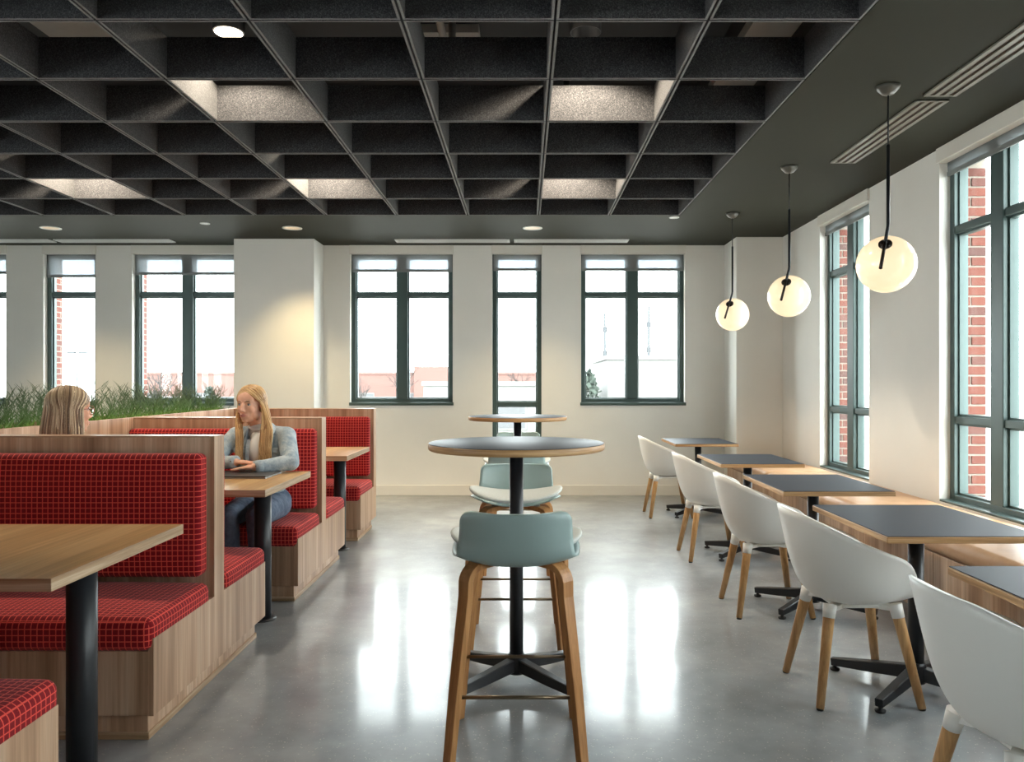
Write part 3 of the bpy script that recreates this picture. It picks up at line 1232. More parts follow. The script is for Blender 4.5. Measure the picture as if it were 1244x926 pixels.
def stool(x, y, rz, label):
    """faces local +y; back at -y"""
    t = thing('bar_stool', (x, y, 0), label, 'bar stool', 'pale teal bar stools', rz)
    # side profile from the front lip to the top of the back: (y, z, halfwidth)
    prof = [(0.205, 0.728, 0.17), (0.19, 0.742, 0.205), (0.10, 0.738, 0.232), (0.0, 0.727, 0.236), (-0.10, 0.716, 0.230), (-0.165, 0.720, 0.214),
            (-0.196, 0.750, 0.206), (-0.212, 0.81, 0.200), (-0.224, 0.865, 0.197), (-0.231, 0.903, 0.194)]

    def fn(u, v):
        yy, zz, hw = catmull(prof, v)
        s = 2 * u - 1
        up = max(0, (v - 0.5) / 0.5)
        # rounded upper corners of the back and of the front lip
        arc = 0.035
        dtop = 0.903 - zz if v > 0.6 else 1
        if dtop < arc:
            hw -= arc - math.sqrt(max(0, arc * arc - (arc - dtop) ** 2))
        seatcurve = 0.030 * abs(s) ** 2.4 * (1 - up)
        wrap = 0.055 * abs(s) ** 2.2 * min(1, up * 2.2)
        low = -0.012 * (1 - abs(s) ** 2) * max(0, 1 - abs(v - 0.5) / 0.25)
        return (s * hw, yy + wrap, zz + seatcurve + low)

    mb = grid_shell(MB(), fn, 28, 40)
    sh = obj('shell', mb, M['teal_shell'], t)
    add_solid(sh, 0.009)
    pb = MB()

    def pf(u, v):
        # puffy pad: v 0..1 bottom to top ring to centre
        a = 2 * PI * u
        c_, s_ = math.cos(a), math.sin(a)
        e = 2.6
        rr = (abs(c_) ** e + abs(s_) ** e) ** (-1 / e)
        rho, zz = catmull([(0.001, 0.0), (0.55, 0.0), (0.93, 0.004), (1.0, 0.013), (0.95, 0.026), (0.6, 0.034), (0.001, 0.034)], v)
        xx = c_ * rr * 0.246 * rho
        yy = 0.012 + s_ * rr * 0.195 * rho
        return (xx, yy, 0.744 + zz + 0.040 * abs(xx / 0.246) ** 2.4 - 0.006 * (1 - (xx / 0.246) ** 2))

    obj('seat_pad', grid_shell(pb, pf, 40, 18, True), M['pad'], t)
    for sx in (-1, 1):
        for sy in (-1, 1):
            ft = Vector((sx * 0.235, sy * 0.226, 0.0))
            tp = Vector((sx * 0.178, sy * 0.168, 0.0))
            n = Vector((sx * 0.178, sy * 0.168, 0)).normalized()
            pts = [ft, ft * 0.55 + tp * 0.45 + Vector((0, 0, 0.30)), tp + Vector((0, 0, 0.60))]
            ce = tp - n * 0.062 + Vector((0, 0, 0.643))
            for k in range(1, 9):
                a = PI / 2 * k / 8
                pts.append(ce + n * 0.062 * math.cos(a) + Vector((0, 0, 0.062 * math.sin(a))))
            pts.append(n * 0.035 + Vector((0, 0, 0.709)))
            th = [0.026] * 3 + [0.024] * 8 + [0.018]
            wd = [0.040, 0.048, 0.054] + [0.056] * 8 + [0.05]
            lg = obj('leg', MB().strip(pts, Vector((-n.y, n.x, 0)), wd, th), M['bent_wood'], t)
            obj('seat_spacer', MB().tube([tuple(n * 0.15 + Vector((0, 0, 0.717))), tuple(n * 0.15 + Vector((0, 0, 0.731)))], 0.017, 12), M['alu'], lg)
    fr = 0.258
    q = Vector((0.213, 0.203))
    for (a, b) in (((-1, -1), (1, -1)), ((-1, 1), (1, 1)), ((-1, -1), (-1, 1)), ((1, -1), (1, 1))):
        obj('foot_rail', MB().tube([(a[0] * q.x, a[1] * q.y, fr), (b[0] * q.x, b[1] * q.y, fr)], 0.0068, 10), M['brass'], t)
    return t


stool(-0.03, 2.94, 0, 'teal bar stool nearest the camera, its back toward us')
stool(-0.045, 4.18, PI, 'bar stool facing us across the nearer round table')
stool(-0.055, 5.74, 0, 'bar stool with its back to us at the farther round table, mostly hidden')
stool(-0.055, 6.98, PI, 'bar stool facing us beyond the farther round table')


# ------------------------------------------------------------------ side tables
def side_table(x, y, label, ly=0.40):
    t = thing('cafe_table', (x, y, 0), label, 'table', 'square-edged tables along the window bench')
    x_base(t, 0.275, 0.245, 0.11, 0.033)
    obj('column', MB().tube([(0, 0, 0.06), (0, 0, 0.72)], 0.033, 28), M['black_metal'], t)
    obj('top_plate', MB().rbox((-0.12, -0.12, 0.720), (0.12, 0.12, 0.728), 0.003), M['black_metal'], t)
    obj('tabletop', MB().rbox((-0.312, -ly, 0.728), (0.312, ly, 0.754), 0.003), M['ply'], t)
    obj('laminate_top', MB().rbox((-0.309, -ly + 0.003, 0.7535), (0.309, ly - 0.003, 0.757), 0.0015), M['laminate'], t)
    return t


TY = [(1.80, 8.10), (1.77, 6.20), (1.75, 4.74), (1.735, 3.465), (1.705, 2.175)]
TL = ['dark-topped cafe table farthest away by the corner column', 'dark-topped cafe table second from the far end of the bench',
      'dark-topped cafe table in the middle of the row along the bench', 'large-looking dark-topped cafe table before the nearer right window',
      'dark-topped cafe table cut off by the right picture edge']
for (x, y), lab in zip(TY, TL):
    side_table(x, y, lab)


# ------------------------------------------------------------------ armchairs
def armchair(x, y, rz, label):
    """faces local +x"""
    t = thing('armchair', (x, y, 0), label, 'chair', 'white shell armchairs', rz)
    H = [(0, 0.812), (25, 0.806), (50, 0.768), (75, 0.712), (98, 0.665), (116, 0.628), (130, 0.566), (143, 0.476), (158, 0.442), (180, 0.436)]
    RR = [(0, 0.310), (30, 0.312), (60, 0.308), (90, 0.300), (115, 0.296), (135, 0.288), (155, 0.262), (180, 0.248)]

    def fn(u, v):
        a = 2 * PI * u               # 0 = back
        deg = abs(((math.degrees(a) + 180) % 360) - 180)
        h, rr = interp(H, deg), interp(RR, deg)
        dx, dy = -math.cos(a), math.sin(a)
        z0 = 0.412
        rb = rr * 0.40
        f = max(0.0, min(1.0, (h - 0.46) / 0.15))
        if v < 0.3:
            s = v / 0.3
            r_, z_ = rb * s, z0 + 0.006 * s * s
        else:
            s = (v - 0.3) / 0.7
            c1 = (rr * (0.80 - 0.02 * f), z0 + 0.008)
            c2 = (rr * (0.95 - 0.09 * f), z0 + 0.006 + (h - z0) * (0.75 - 0.25 * f))
            P0, P1, P2, P3 = (rb, z0 + 0.006), c1, c2, (rr, h)
            b = [(1 - s) ** 3, 3 * (1 - s) ** 2 * s, 3 * (1 - s) * s * s, s ** 3]
            r_ = sum(q * p[0] for q, p in zip(b, (P0, P1, P2, P3)))
            z_ = sum(q * p[1] for q, p in zip(b, (P0, P1, P2, P3)))
        return (0.0 + dx * r_ * 0.97, dy * r_, z_)

    sh = obj('shell', grid_shell(MB(), fn, 72, 26, True), M['white_shell'], t)
    add_solid(sh, 0.009)
    mm = MB()
    mm.rbox((-0.11, -0.11, 0.392), (0.11, 0.11, 0.408), 0.007, 3, 2)
    for sx in (-1, 1):
        for sy in (-1, 1):
            mm.strip([(0, 0, 0.398), (sx * 0.145, sy * 0.138, 0.400)], (-sy, sx, 0), [0.06, 0.045], 0.020)
            mm.tube([(sx * 0.138, sy * 0.130, 0.418), (sx * 0.148, sy * 0.141, 0.362)], [0.029, 0.0250], 16)
    obj('leg_mount', mm, M['white_shell'], t)
    for sx in (-1, 1):
        for sy in (-1, 1):
            lg = obj('leg', MB().tube([(sx * 0.142, sy * 0.135, 0.395), (sx * 0.148, sy * 0.141, 0.362), (sx * 0.212, sy * 0.212, 0.006)], [0.0225, 0.0238, 0.0165], 20), M['oak'], t)
            obj('glide', MB().tube([(sx * 0.212, sy * 0.212, 0.0), (sx * 0.212, sy * 0.212, 0.007)], 0.014, 12), M['rubber'], lg)
    return t


ac = armchair(1.475, 8.04, 0, 'white armchair with wooden legs at the farthest cafe table')
for (x, y, rz, lab) in ((1.465, 6.13, 0.02, 'white armchair with wooden legs, second from the far end'),
                        (1.45, 4.71, -0.01, 'white armchair with wooden legs in the middle of the row'),
                        (1.44, 3.46, 0.0, 'white armchair with wooden legs, second nearest the camera'),
                        (1.385, 2.12, 0.03, 'white armchair cut off at the lower right, nearest the camera')):
    dup(ac, (x, y, 0), rz, lab)

# ------------------------------------------------------------------ window bench
wbn = thing('window_bench', (2.62, 5.0, 0), 'long built-in bench of wood and tan leather under the right-hand windows', 'bench')
obj('plinth', MB().rbox((-0.26, -8.0, 0), (0.318, 3.80, 0.09), 0.003), M['booth_z'], wbn)
ys = [-8.0, -4.0, -2.2, -0.6, 1.0, 2.4, 3.84]
for a, b in zip(ys, ys[1:]):
    obj('front_panel', MB().rbox((-0.32, a + 0.0015, 0.085), (-0.30, b - 0.0015, 0.405), 0.002), M['booth_z'], wbn)
obj('seat_base', MB().rbox((-0.30, -8.0, 0.09), (0.318, 3.82, 0.405), 0.002), M['booth_x'], wbn)
obj('end_panel', MB().rbox((-0.32, 3.841, 0.085), (0.318, 3.86, 0.405), 0.002), M['booth_z'], wbn)
ys = [-8.0, -3.6, -1.6, 0.39, 2.39, 3.86]
for a, b in zip(ys, ys[1:]):
    obj('seat_cushion', MB().rbox((-0.345, a + 0.002, 0.405), (0.316, b - 0.002, 0.515), 0.05, 5, 6, (0, 0, 0, 0, 0, 0.010), True), M['leather'], wbn)

# ------------------------------------------------------------------ outdoors
M['ground'] = plain('pale paved ground', rgb(190, 186, 180), 0.9, var=0.1, vscale=0.2)
M['red_wall'] = plain('red brick store', (0.115, 0.062, 0.052, 1), 0.9, var=0.05, vscale=0.3)
M['pale_wall'] = plain('pale concrete building', (0.118, 0.118, 0.113, 1), 0.9, var=0.02, vscale=0.3)
M['grey_roof'] = plain('grey roof', (0.07, 0.072, 0.075, 1), 0.8)
M['bark'] = plain('bare bark', (0.034, 0.028, 0.026, 1), 0.9)
M['evergreen'] = plain('evergreen', (0.034, 0.046, 0.036, 1), 0.9, var=0.3, vscale=3)
M['pole'] = plain('galvanised pole', (0.038, 0.042, 0.046, 1), 0.5, metal=0.3)
GZ = -3.6
struct('ground_outside', MB().box((-260, 10.4, GZ - 0.3), (260, 320, GZ)), M['ground'])
struct('ground_outside_right', MB().box((3.8, -60, GZ - 0.3), (260, 10.4, GZ)), M['ground'])


def building(name, lo, hi, wall, label, nwin=0, band=None):
    c = ((lo[0] + hi[0]) / 2, (lo[1] + hi[1]) / 2, GZ)
    t = thing(name, c, label, 'building')
    hx_, hy_, H = (hi[0] - lo[0]) / 2, (hi[1] - lo[1]) / 2, hi[2] - GZ
    obj('wall', MB().rbox((-hx_, -hy_, 0), (hx_, hy_, H - 0.35), 0.02), wall, t)
    obj('parapet', MB().rbox((-hx_ - 0.15, -hy_ - 0.15, H - 0.35), (hx_ + 0.15, hy_ + 0.15, H), 0.03), M['pale_wall'] if band is None else band, t)
    for k in range(nwin):
        x = -hx_ + (k + 0.5) * 2 * hx_ / nwin
        f = obj('window', MB().rbox((x - 1.6, -hy_ - 0.08, 1.2), (x + 1.6, -hy_, 3.4), 0.02), M['pale_wall'], t)
        obj('pane', MB().rbox((x - 1.45, -hy_ - 0.1, 1.35), (x + 1.45, -hy_ - 0.06, 3.25), 0.01), M['grey_roof'], f)
    return t


b_ = building('store_building', (-62, 120, 0), (4.5, 150, 2.95), M['red_wall'], 'long low red brick store in the distance', 8, M['red_wall'])
obj('entrance_block', MB().rbox((12, -16.5, 0), (20, -14.9, 7.4), 0.03), M['red_wall'], b_)
building('white_building', (-8, 62, 0), (5.2, 74, 1.45), M['pale_wall'], 'low white building seen through the narrow window', 3)
building('pale_building', (7.0, 66, 0), (24, 80, 3.65), M['pale_wall'], 'tall pale concrete building seen through the double window near the right corner', 0)
building('low_shed', (-40, 78, 0), (-14, 86, -0.2), M['pale_wall'], 'low pale building beyond the bare trees', 5)


def bare_tree(x, y, top, seed, label):
    rnd = random.Random(seed)
    t = thing('bare_tree', (x, y, GZ), label, 'tree', 'bare trees outside the back windows')
    H = top - GZ
    trunk, br = MB(), MB()
    trunk.tube([(0, 0, 0), (0.03, 0, H * 0.2), (0.0, 0.02, H * 0.42)], [0.13, 0.10, 0.08], 8)

    def grow(p, d, L, r, lev):
        q = p + d * L * 0.5 + Vector((rnd.gauss(0, 0.04), rnd.gauss(0, 0.04), 0)) * L
        e = p + d * L
        br.tube([p, q, e], [r, r * 0.8, r * 0.55], 4 if lev > 1 else 6, False)
        if lev >= 4:
            return
        for k in range(3 if lev else 6):
            nd = (d + Vector((rnd.gauss(0, 0.5), rnd.gauss(0, 0.5), rnd.gauss(0.15, 0.2)))).normalized()
            grow(p + d * L * rnd.uniform(0.45, 1.0), nd, L * rnd.uniform(0.5, 0.75), r * 0.55, lev + 1)

    grow(Vector((0, 0.02, H * 0.40)), Vector((0, 0, 1)), H * 0.27, 0.075, 0)
    obj('trunk', trunk, M['bark'], t)
    obj('branches', br, M['bark'], t)


for i, (x, y, top, lab) in enumerate(((-18.6, 40, 3.2, 'bare tree in the left pane of the double window left of the column'), (-24.0, 46, 2.4, 'bare tree in the narrow window behind the blonde bob'),
                                      (-21.2, 60, 1.9, 'bare tree in the left half of the double window right of the column'), (-5.6, 38, 3.0, 'bare tree in the right pane of the double window right of the column'),
                                      (-9.2, 44, 2.0, 'low bare tree in the left pane of the double window right of the column'), (-0.5, 85, 3.6, 'bare tree behind the white building in the narrow window'),
                                      (-13.5, 42, 1.6, 'low bare tree in the right pane of the double window left of the column'))):
    if i == 2:
        x, y = -20.4, 44
    bare_tree(x, y, top, 50 + i, lab)


def evergreen(x, y, top, rad, seed, label):
    rnd = random.Random(seed)
    t = thing('evergreen_tree', (x, y, GZ), label, 'tree', 'evergreens outside')
    H = top - GZ
    obj('trunk', MB().tube([(0, 0, 0), (0, 0, H * 0.5)], [0.14, 0.08], 8), M['bark'], t)
    mb = MB()
    for k in range(420):
        f = rnd.random()
        z = H * (0.2 + 0.8 * f)
        rr = rad * (1 - f) ** 0.7 * rnd.uniform(0.4, 1)
        a = rnd.uniform(0, 2 * PI)
        p = Vector((rr * math.cos(a), rr * math.sin(a), z))
        s_ = rnd.uniform(0.15, 0.35)
        d1 = Vector((rnd.gauss(0, 1), rnd.gauss(0, 1), rnd.gauss(0, 1))).normalized() * s_
        d2 = Vector((rnd.gauss(0, 1), rnd.gauss(0, 1), rnd.gauss(0, 1))).normalized() * s_
        b = len(mb.v)
        mb.v += [list(p - d1), list(p + d2), list(p + d1), list(p - d2)]
        mb.face((b, b + 1, b + 2, b + 3))
    obj('foliage', mb, M['evergreen'], t)


evergreen(5.0, 60, 2.3, 1.6, 3, 'evergreen at the left edge of the double window near the right corner')
evergreen(-18.4, 55, 0.7, 1.5, 4, 'round evergreen shrub in the left pane of the double window left of the column')
evergreen(-24.2, 60, 0.9, 1.3, 5, 'evergreen shrub before the red store')
for (x, y, top, lab) in ((10.3, 100, 10.3, 'thin mast in the left pane of the double window near the right corner'), (15.9, 100, 11.1, 'thin mast in the right pane of the double window near the right corner')):
    t = thing('mast', (x, y, GZ), lab, 'mast')
    obj('pole', MB().tube([(0, 0, 0), (0, 0, top - GZ)], [0.24, 0.14], 8), M['pole'], t)
    for z in (0.6, 0.82):
        obj('antenna', MB().rbox((-0.32, -0.1, (top - GZ) * z), (0.32, 0.1, (top - GZ) * z + 0.7), 0.02), M['pole'], t)
t = thing('light_pole', (-34.3, 60, GZ), 'twin-headed car park light pole in the narrow window left of the column', 'light pole')
obj('pole', MB().tube([(0, 0, 0), (0, 0, 7.3)], [0.1, 0.06], 8), M['pole'], t)
for sg in (-1, 1):
    obj('lamp_head', MB().rbox((sg * 0.15 - (0.0 if sg > 0 else 0.6), -0.15, 7.2), (sg * 0.15 + (0.6 if sg > 0 else 0.0), 0.15, 7.35), 0.02), M['pole'], t)
obj('crossbar', MB().tube([(-0.5, 0, 7.25), (0.5, 0, 7.25)], 0.04, 6), M['pole'], t)

# ------------------------------------------------------------------ people
def skin_mat():
    t = NT('skin')
    v = t.coords()
    n = t.noise(v, 30, 3)
    t.base(t.ramp(n, [(0.3, rgb(214, 158, 130)), (0.7, rgb(226, 174, 146))]))
    t.p.inputs['Roughness'].default_value = 0.5
    t.p.inputs['Subsurface Weight'].default_value = 0.12
    t.p.inputs['Subsurface Radius'].default_value = (0.012, 0.005, 0.003)
    t.p.inputs['Subsurface Scale'].default_value = 1.0
    return t.m


M['skin'] = skin_mat()


def denim(name, lo, hi):
    t = NT(name)
    v = t.coords()
    big = t.noise(v, 16, 4, 0.7)
    fine = t.noise(v, 420, 2, 0.8)
    c = t.ramp(big, [(0.34, lo), (0.62, hi)])
    t.base(t.mix(0.35, c, t.ramp(fine, [(0.3, (0.55, 0.57, 0.6, 1)), (0.7, (1, 1, 1, 1))]), 'MULTIPLY'))
    wr = t.noise(v, 24, 3, 0.6)
    t.bump(wr, 0.6, 0.012)
    t.p.inputs['Roughness'].default_value = 0.9
    return t.m


M['jacket'] = denim('light wash denim', rgb(140, 158, 172), rgb(188, 198, 202))
M['jeans'] = denim('grey blue denim', rgb(84, 98, 120), rgb(112, 126, 146))
M['tee'] = plain('white cotton', rgb(226, 222, 216), 0.9)
M['sweater'] = plain('cream knit', rgb(222, 214, 204), 0.95, bump=0.3, bscale=300)


def hair_mat(name, dark, mid, light):
    t = NT(name)
    tc = t.n('ShaderNodeTexCoord')
    sp = t.n('ShaderNodeSeparateXYZ')
    t.l(tc.outputs['UV'], sp.inputs[0])
    wn = t.n('ShaderNodeTexWhiteNoise', noise_dimensions='1D')
    t.l(sp.outputs[0], wn.inputs['W'])
    t.base(t.ramp(wn.outputs['Value'], [(0.05, dark), (0.5, mid), (0.95, light)]))
    t.p.inputs['Roughness'].default_value = 0.45
    t.p.inputs['Specular IOR Level'].default_value = 0.35
    return t.m


M['hair_gold'] = hair_mat('long golden blonde hair', rgb(140, 100, 62), rgb(192, 150, 100), rgb(222, 186, 136))
M['hair_ash'] = hair_mat('streaked ash blonde hair', rgb(92, 68, 50), rgb(150, 120, 90), rgb(218, 194, 160))
M['eye_white'] = plain('eye white', rgb(226, 220, 214), 0.3)
M['iris'] = plain('blue grey iris', rgb(70, 84, 92), 0.2)
M['brow'] = plain('brow', rgb(128, 92, 62), 0.8)
M['lash'] = plain('lash line', rgb(60, 44, 38), 0.7)
M['lips'] = plain('lips', rgb(190, 112, 104), 0.45)
M['button'] = plain('copper button', rgb(120, 76, 48), 0.4, metal=0.5)
M['specs'] = plain('rose spectacle frame', rgb(170, 100, 96), 0.3)
M['shoe'] = plain('white shoe', rgb(220, 218, 214), 0.6)
DEPS = []


def blob(mb, voxel, iters, name, mat, parent, fac=0.5):
    """melts the pieces into one continuous skin"""
    me = mb.mesh(name, mat)
    o = bpy.data.objects.new(name, me)
    COL.objects.link(o)
    md = o.modifiers.new('r', 'REMESH')
    md.mode = 'VOXEL'
    md.voxel_size = voxel
    sm = o.modifiers.new('s', 'SMOOTH')
    sm.factor = fac
    sm.iterations = iters
    dg = bpy.context.evaluated_depsgraph_get()
    me2 = bpy.data.meshes.new_from_object(o.evaluated_get(dg), depsgraph=dg)
    o.modifiers.clear()
    o.data = me2
    me2.name = name
    if not me2.materials:
        me2.materials.append(mat)
    me2.polygons.foreach_set('use_smooth', [True] * len(me2.polygons))
    o.parent = parent
    return o


def head_frame(c, yaw, pitch=0.0, roll=0.0):
    """local: +y forward, z up, x to the head's right... ; yaw 0 faces +y"""
    return Matrix.Translation(c) @ Matrix.Rotation(yaw, 4, 'Z') @ Matrix.Rotation(roll, 4, 'Y') @ Matrix.Rotation(pitch, 4, 'X')


def add_head(mb, Mx, k=1.0):
    rot = Mx.to_3x3()

    def E(c, r):
        mb.ell(Mx @ (Vector(c) * k), tuple(x * k for x in r), rot, 18, 12)

    def C(a, b, r0, r1):
        mb.cap(Mx @ (Vector(a) * k), Mx @ (Vector(b) * k), r0 * k, r1 * k, 12)
    E((0, -0.014, 0.034), (0.073, 0.092, 0.080))
    E((0, 0.022, -0.03), (0.060, 0.066, 0.075))
    E((0, 0.036, -0.078), (0.042, 0.045, 0.036))
    E((0, 0.068, -0.098), (0.020, 0.016, 0.015))
    for s in (-1, 1):
        E((s * 0.036, 0.055, -0.028), (0.024, 0.022, 0.026))
        E((s * 0.043, 0.012, -0.068), (0.017, 0.035, 0.028))
        E((s * 0.072, -0.012, -0.012), (0.010, 0.019, 0.031))
        E((s * 0.0095, 0.092, -0.037), (0.0085, 0.010, 0.0075))
        C((s * 0.012, 0.078, 0.020), (s * 0.040, 0.066, 0.022), 0.0095, 0.008)
    E((0, 0.050, 0.042), (0.058, 0.037, 0.050))
    C((0, 0.086, 0.006), (0, 0.103, -0.030), 0.0075, 0.0105)
    E((0, 0.083, -0.062), (0.022, 0.012, 0.009))
    E((0, 0.080, -0.073), (0.018, 0.012, 0.008))
    E((0, 0.074, -0.066), (0.03, 0.018, 0.022))


def face_bits(body, root, Mx, k=1.0, glasses=False):
    me = body.data
    bv = BVHTree.FromPolygons([v.co[:] for v in me.vertices], [p.vertices[:] for p in me.polygons])
    rot = Mx.to_3x3()
    f = (rot @ Vector((0, 1, 0))).normalized()

    def hit(x, z):
        o = Mx @ (Vector((x, 0.2, z)) * k)
        p, n, i, d = bv.ray_cast(o, -f)
        return p if p else o - f * 0.1 * k
    for s in (-1, 1):
        p = hit(s * 0.031, 0.002)
        ey = obj('eye', MB().ell(p - f * 0.0015, (0.0135 * k, 0.0052 * k, 0.0062 * k), rot, 16, 10), M['eye_white'], root)
        obj('iris', MB().ell(p + f * 0.0022 + rot @ Vector((0.001, 0, 0)), (0.0056 * k, 0.0025 * k, 0.0056 * k), rot, 14, 8), M['iris'], ey)
        up = rot @ Vector((0, 0, 1))
        rt = rot @ Vector((1, 0, 0))
        lid = [p + rt * (0.0135 * c_) * k + up * (0.0062 * math.sqrt(max(0, 1 - c_ * c_)) + 0.0008) * k + f * (0.0035 - 0.003 * c_ * c_) for c_ in (-1, -0.6, -0.2, 0.2, 0.6, 1)]
        obj('eyelid', MB().tube(lid, 0.0016 * k, 6), M['lash'], ey)
        br = [hit(s * x, z) + f * 0.0005 for x, z in ((0.014, 0.0205), (0.026, 0.0245), (0.038, 0.0245), (0.049, 0.019))]
        obj('eyebrow', MB().tube(br, [0.0026 * k, 0.0030 * k, 0.0026 * k, 0.0012 * k], 6), M['brow'], root)
    up_ = [hit(x, -0.0625 + 0.002 * (1 - abs(x) / 0.022)) + f * 0.0005 for x in (-0.022, -0.011, 0, 0.011, 0.022)]
    lo_ = [hit(x, -0.0715 + 0.004 * abs(x) / 0.022) + f * 0.0005 for x in (-0.020, -0.010, 0, 0.010, 0.020)]
    obj('upper_lip', MB().tube(up_, [0.0014, 0.0034, 0.0034, 0.0034, 0.0014], 8), M['lips'], root)
    obj('lower_lip', MB().tube(lo_, [0.0014, 0.0040, 0.0046, 0.0040, 0.0014], 8), M['lips'], root)
    if glasses:
        g = MB()
        fr = obj('spectacles', g_frame(hit, f, rot), M['specs'], root)
        for s in (-1, 1):
            c = hit(s * 0.031, 0.0) + f * 0.019
            l = MB()
            ring = [c + rot @ Vector((0.026 * math.cos(2 * PI * q / 20), 0, 0.021 * math.sin(2 * PI * q / 20))) for q in range(20)]
            l.v = [list(p) for p in ring]
            l.face(range(20))
            obj('lens', l, M['glass'], fr)


def g_frame(hit, f, rot):
    g = MB()
    for s in (-1, 1):
        c = hit(s * 0.031, 0.0) + f * 0.019
        ring = [c + rot @ Vector((0.027 * math.cos(2 * PI * q / 20), 0, 0.022 * math.sin(2 * PI * q / 20))) for q in range(21)]
        g.tube(ring, 0.0017, 6, False)
        g.tube([c + rot @ Vector((s * 0.024, 0, 0.006)), c + rot @ Vector((s * 0.046, -0.02, 0.008)), c + rot @ Vector((s * 0.048, -0.095, 0.004))], 0.0018, 6)
    a = hit(-0.031, 0.0) + f * 0.019 + rot @ Vector((0.024, 0, 0.003))
    b = hit(0.031, 0.0) + f * 0.019 - rot @ Vector((0.024, 0, -0.003))
    g.tube([a, (a + b) / 2 + f * 0.004, b], 0.0016, 6)
    return g


def add_hand(mb, wrist, dirv, palm_n, side, curl=0.25, k=0.93):
    """flat relaxed hand: dirv towards the fingertips, palm_n out of the back of the hand, side = direction of the thumb"""
    d, n = Vector(dirv).normalized(), Vector(palm_n).normalized()
    s = Vector(side)
    s = (s - d * s.dot(d)).normalized()
    n = (n - d * n.dot(d) - s * n.dot(s)).normalized()
    w_ = Vector(wrist)
    rot = Matrix((s, d, n)).transposed()
    mb.ell(w_ + d * 0.048 * k, (0.038 * k, 0.050 * k, 0.0145 * k), rot, 16, 10)
    mb.ell(w_ + d * 0.012 * k, (0.027 * k, 0.03 * k, 0.018 * k), rot, 14, 8)
    mb.ell(w_ + d * 0.03 * k + s * 0.024 * k, (0.017 * k, 0.03 * k, 0.016 * k), rot, 14, 8)
    for off, L, r in ((0.029, 0.070, 0.0088), (0.0095, 0.079, 0.009), (-0.0105, 0.073, 0.0086), (-0.029, 0.057, 0.0078)):
        b = w_ + d * (0.082 - abs(off) * 0.25) * k + s * off * k
        dd = (d + s * off * 2.2).normalized()
        seg = [0.44, 0.32, 0.24]
        a = 0.06
        p = b - dd * 0.012
        for q in range(3):
            dn = (dd * math.cos(a) - n * math.sin(a)).normalized()
            e = p + dn * (L * seg[q] + (0.012 if q == 0 else 0)) * k
            mb.cap(p, e, r * k * (1 - 0.08 * q), r * k * (0.93 - 0.08 * q), 10, 3)
            p = e
            a += curl
    p = w_ + d * 0.020 * k + s * 0.026 * k
    td = (d * 0.75 + s * 0.65 - n * 0.12).normalized()
    e = p + td * 0.042 * k
    mb.cap(p, e, 0.0125 * k, 0.0105 * k, 10, 3)
    td = (d * 0.95 + s * 0.30 - n * 0.15).normalized()
    mb.cap(e, e + td * 0.030 * k, 0.0105 * k, 0.0082 * k, 10, 3)


def hair_strands(mb, Mx, spec, rnd, k=1.0):
    """spec(side, phi, f) gives the free path below the ear line; strands start on the parting"""
    for s in (-1, 1):
        for i in range(spec['n']):
            phi = R(spec['phi0'] + (178 - spec['phi0']) * ((i + rnd.random()) / spec['n']))
            yp = 0.066 - 0.150 * ((math.degrees(phi) - spec['phi0']) / (178 - spec['phi0'])) ** 0.8
            ax, ay, az = 0.080 * k, 0.098 * k, 0.088 * k
            lay = rnd.uniform(-0.004, 0.004)
            # parting point on the skull
            zt = 0.034 * k + az * math.sqrt(max(0.02, 1 - ((yp * k + 0.014 * k) / ay) ** 2))
            P0 = Vector((spec['part'] * k, yp * k, zt + 0.001 + lay * 0.4))
            # anchor at ear height around the skull
            hx_ = s * (ax + lay + 0.004) * math.sin(phi)
            hy_ = -0.014 * k + (ay + lay + 0.002) * math.cos(phi)
            P2 = Vector((hx_, hy_, 0.005))
            mid = (P0 + P2) / 2
            cc = Vector((0, -0.014 * k, 0.034 * k))
            dv = mid - cc
            q = math.sqrt((dv.x / ax) ** 2 + (dv.y / ay) ** 2 + (dv.z / az) ** 2)
            P1 = cc + dv / max(q, 0.05) * (1.03 + lay * 3)
            pts = [P0, (P0 + P1) / 2 * 0.5 + P1 * 0.0 + (P0 + P1) / 2 * 0.5, P1, P2]
            dv = pts[1] - cc
            q = math.sqrt((dv.x / ax) ** 2 + (dv.y / ay) ** 2 + (dv.z / az) ** 2)
            pts[1] = cc + dv / max(q, 0.05) * 1.03
            dv = (P1 + P2) / 2 - cc
            q = math.sqrt((dv.x / ax) ** 2 + (dv.y / ay) ** 2 + (dv.z / az) ** 2)
            pts.insert(3, cc + dv / max(q, 0.05) * 1.04)
            world = [Mx @ p for p in pts]
            world += spec['fall'](s, phi, Mx @ P2, Mx, rnd)
            n = len(world)
            r0 = rnd.uniform(0.0035, 0.0062)
            rad = [r0 * 0.55] + [r0] * (n - 2) + [r0 * 0.25]
            # smooth the path
            sm = [catmull([tuple(p) for p in world], j / 15) for j in range(16)]
            rr = [catmull([(q,) for q in rad], j / 15)[0] for j in range(16)]
            f0 = len(mb.f)
            mb.tube(sm, [max(0.0006, q) for q in rr], 5, False)
            cu = rnd.random() * 50
            for fi in range(f0, len(mb.f)):
                mb.uv[fi] = [(cu, 0.5)] * len(mb.f[fi])


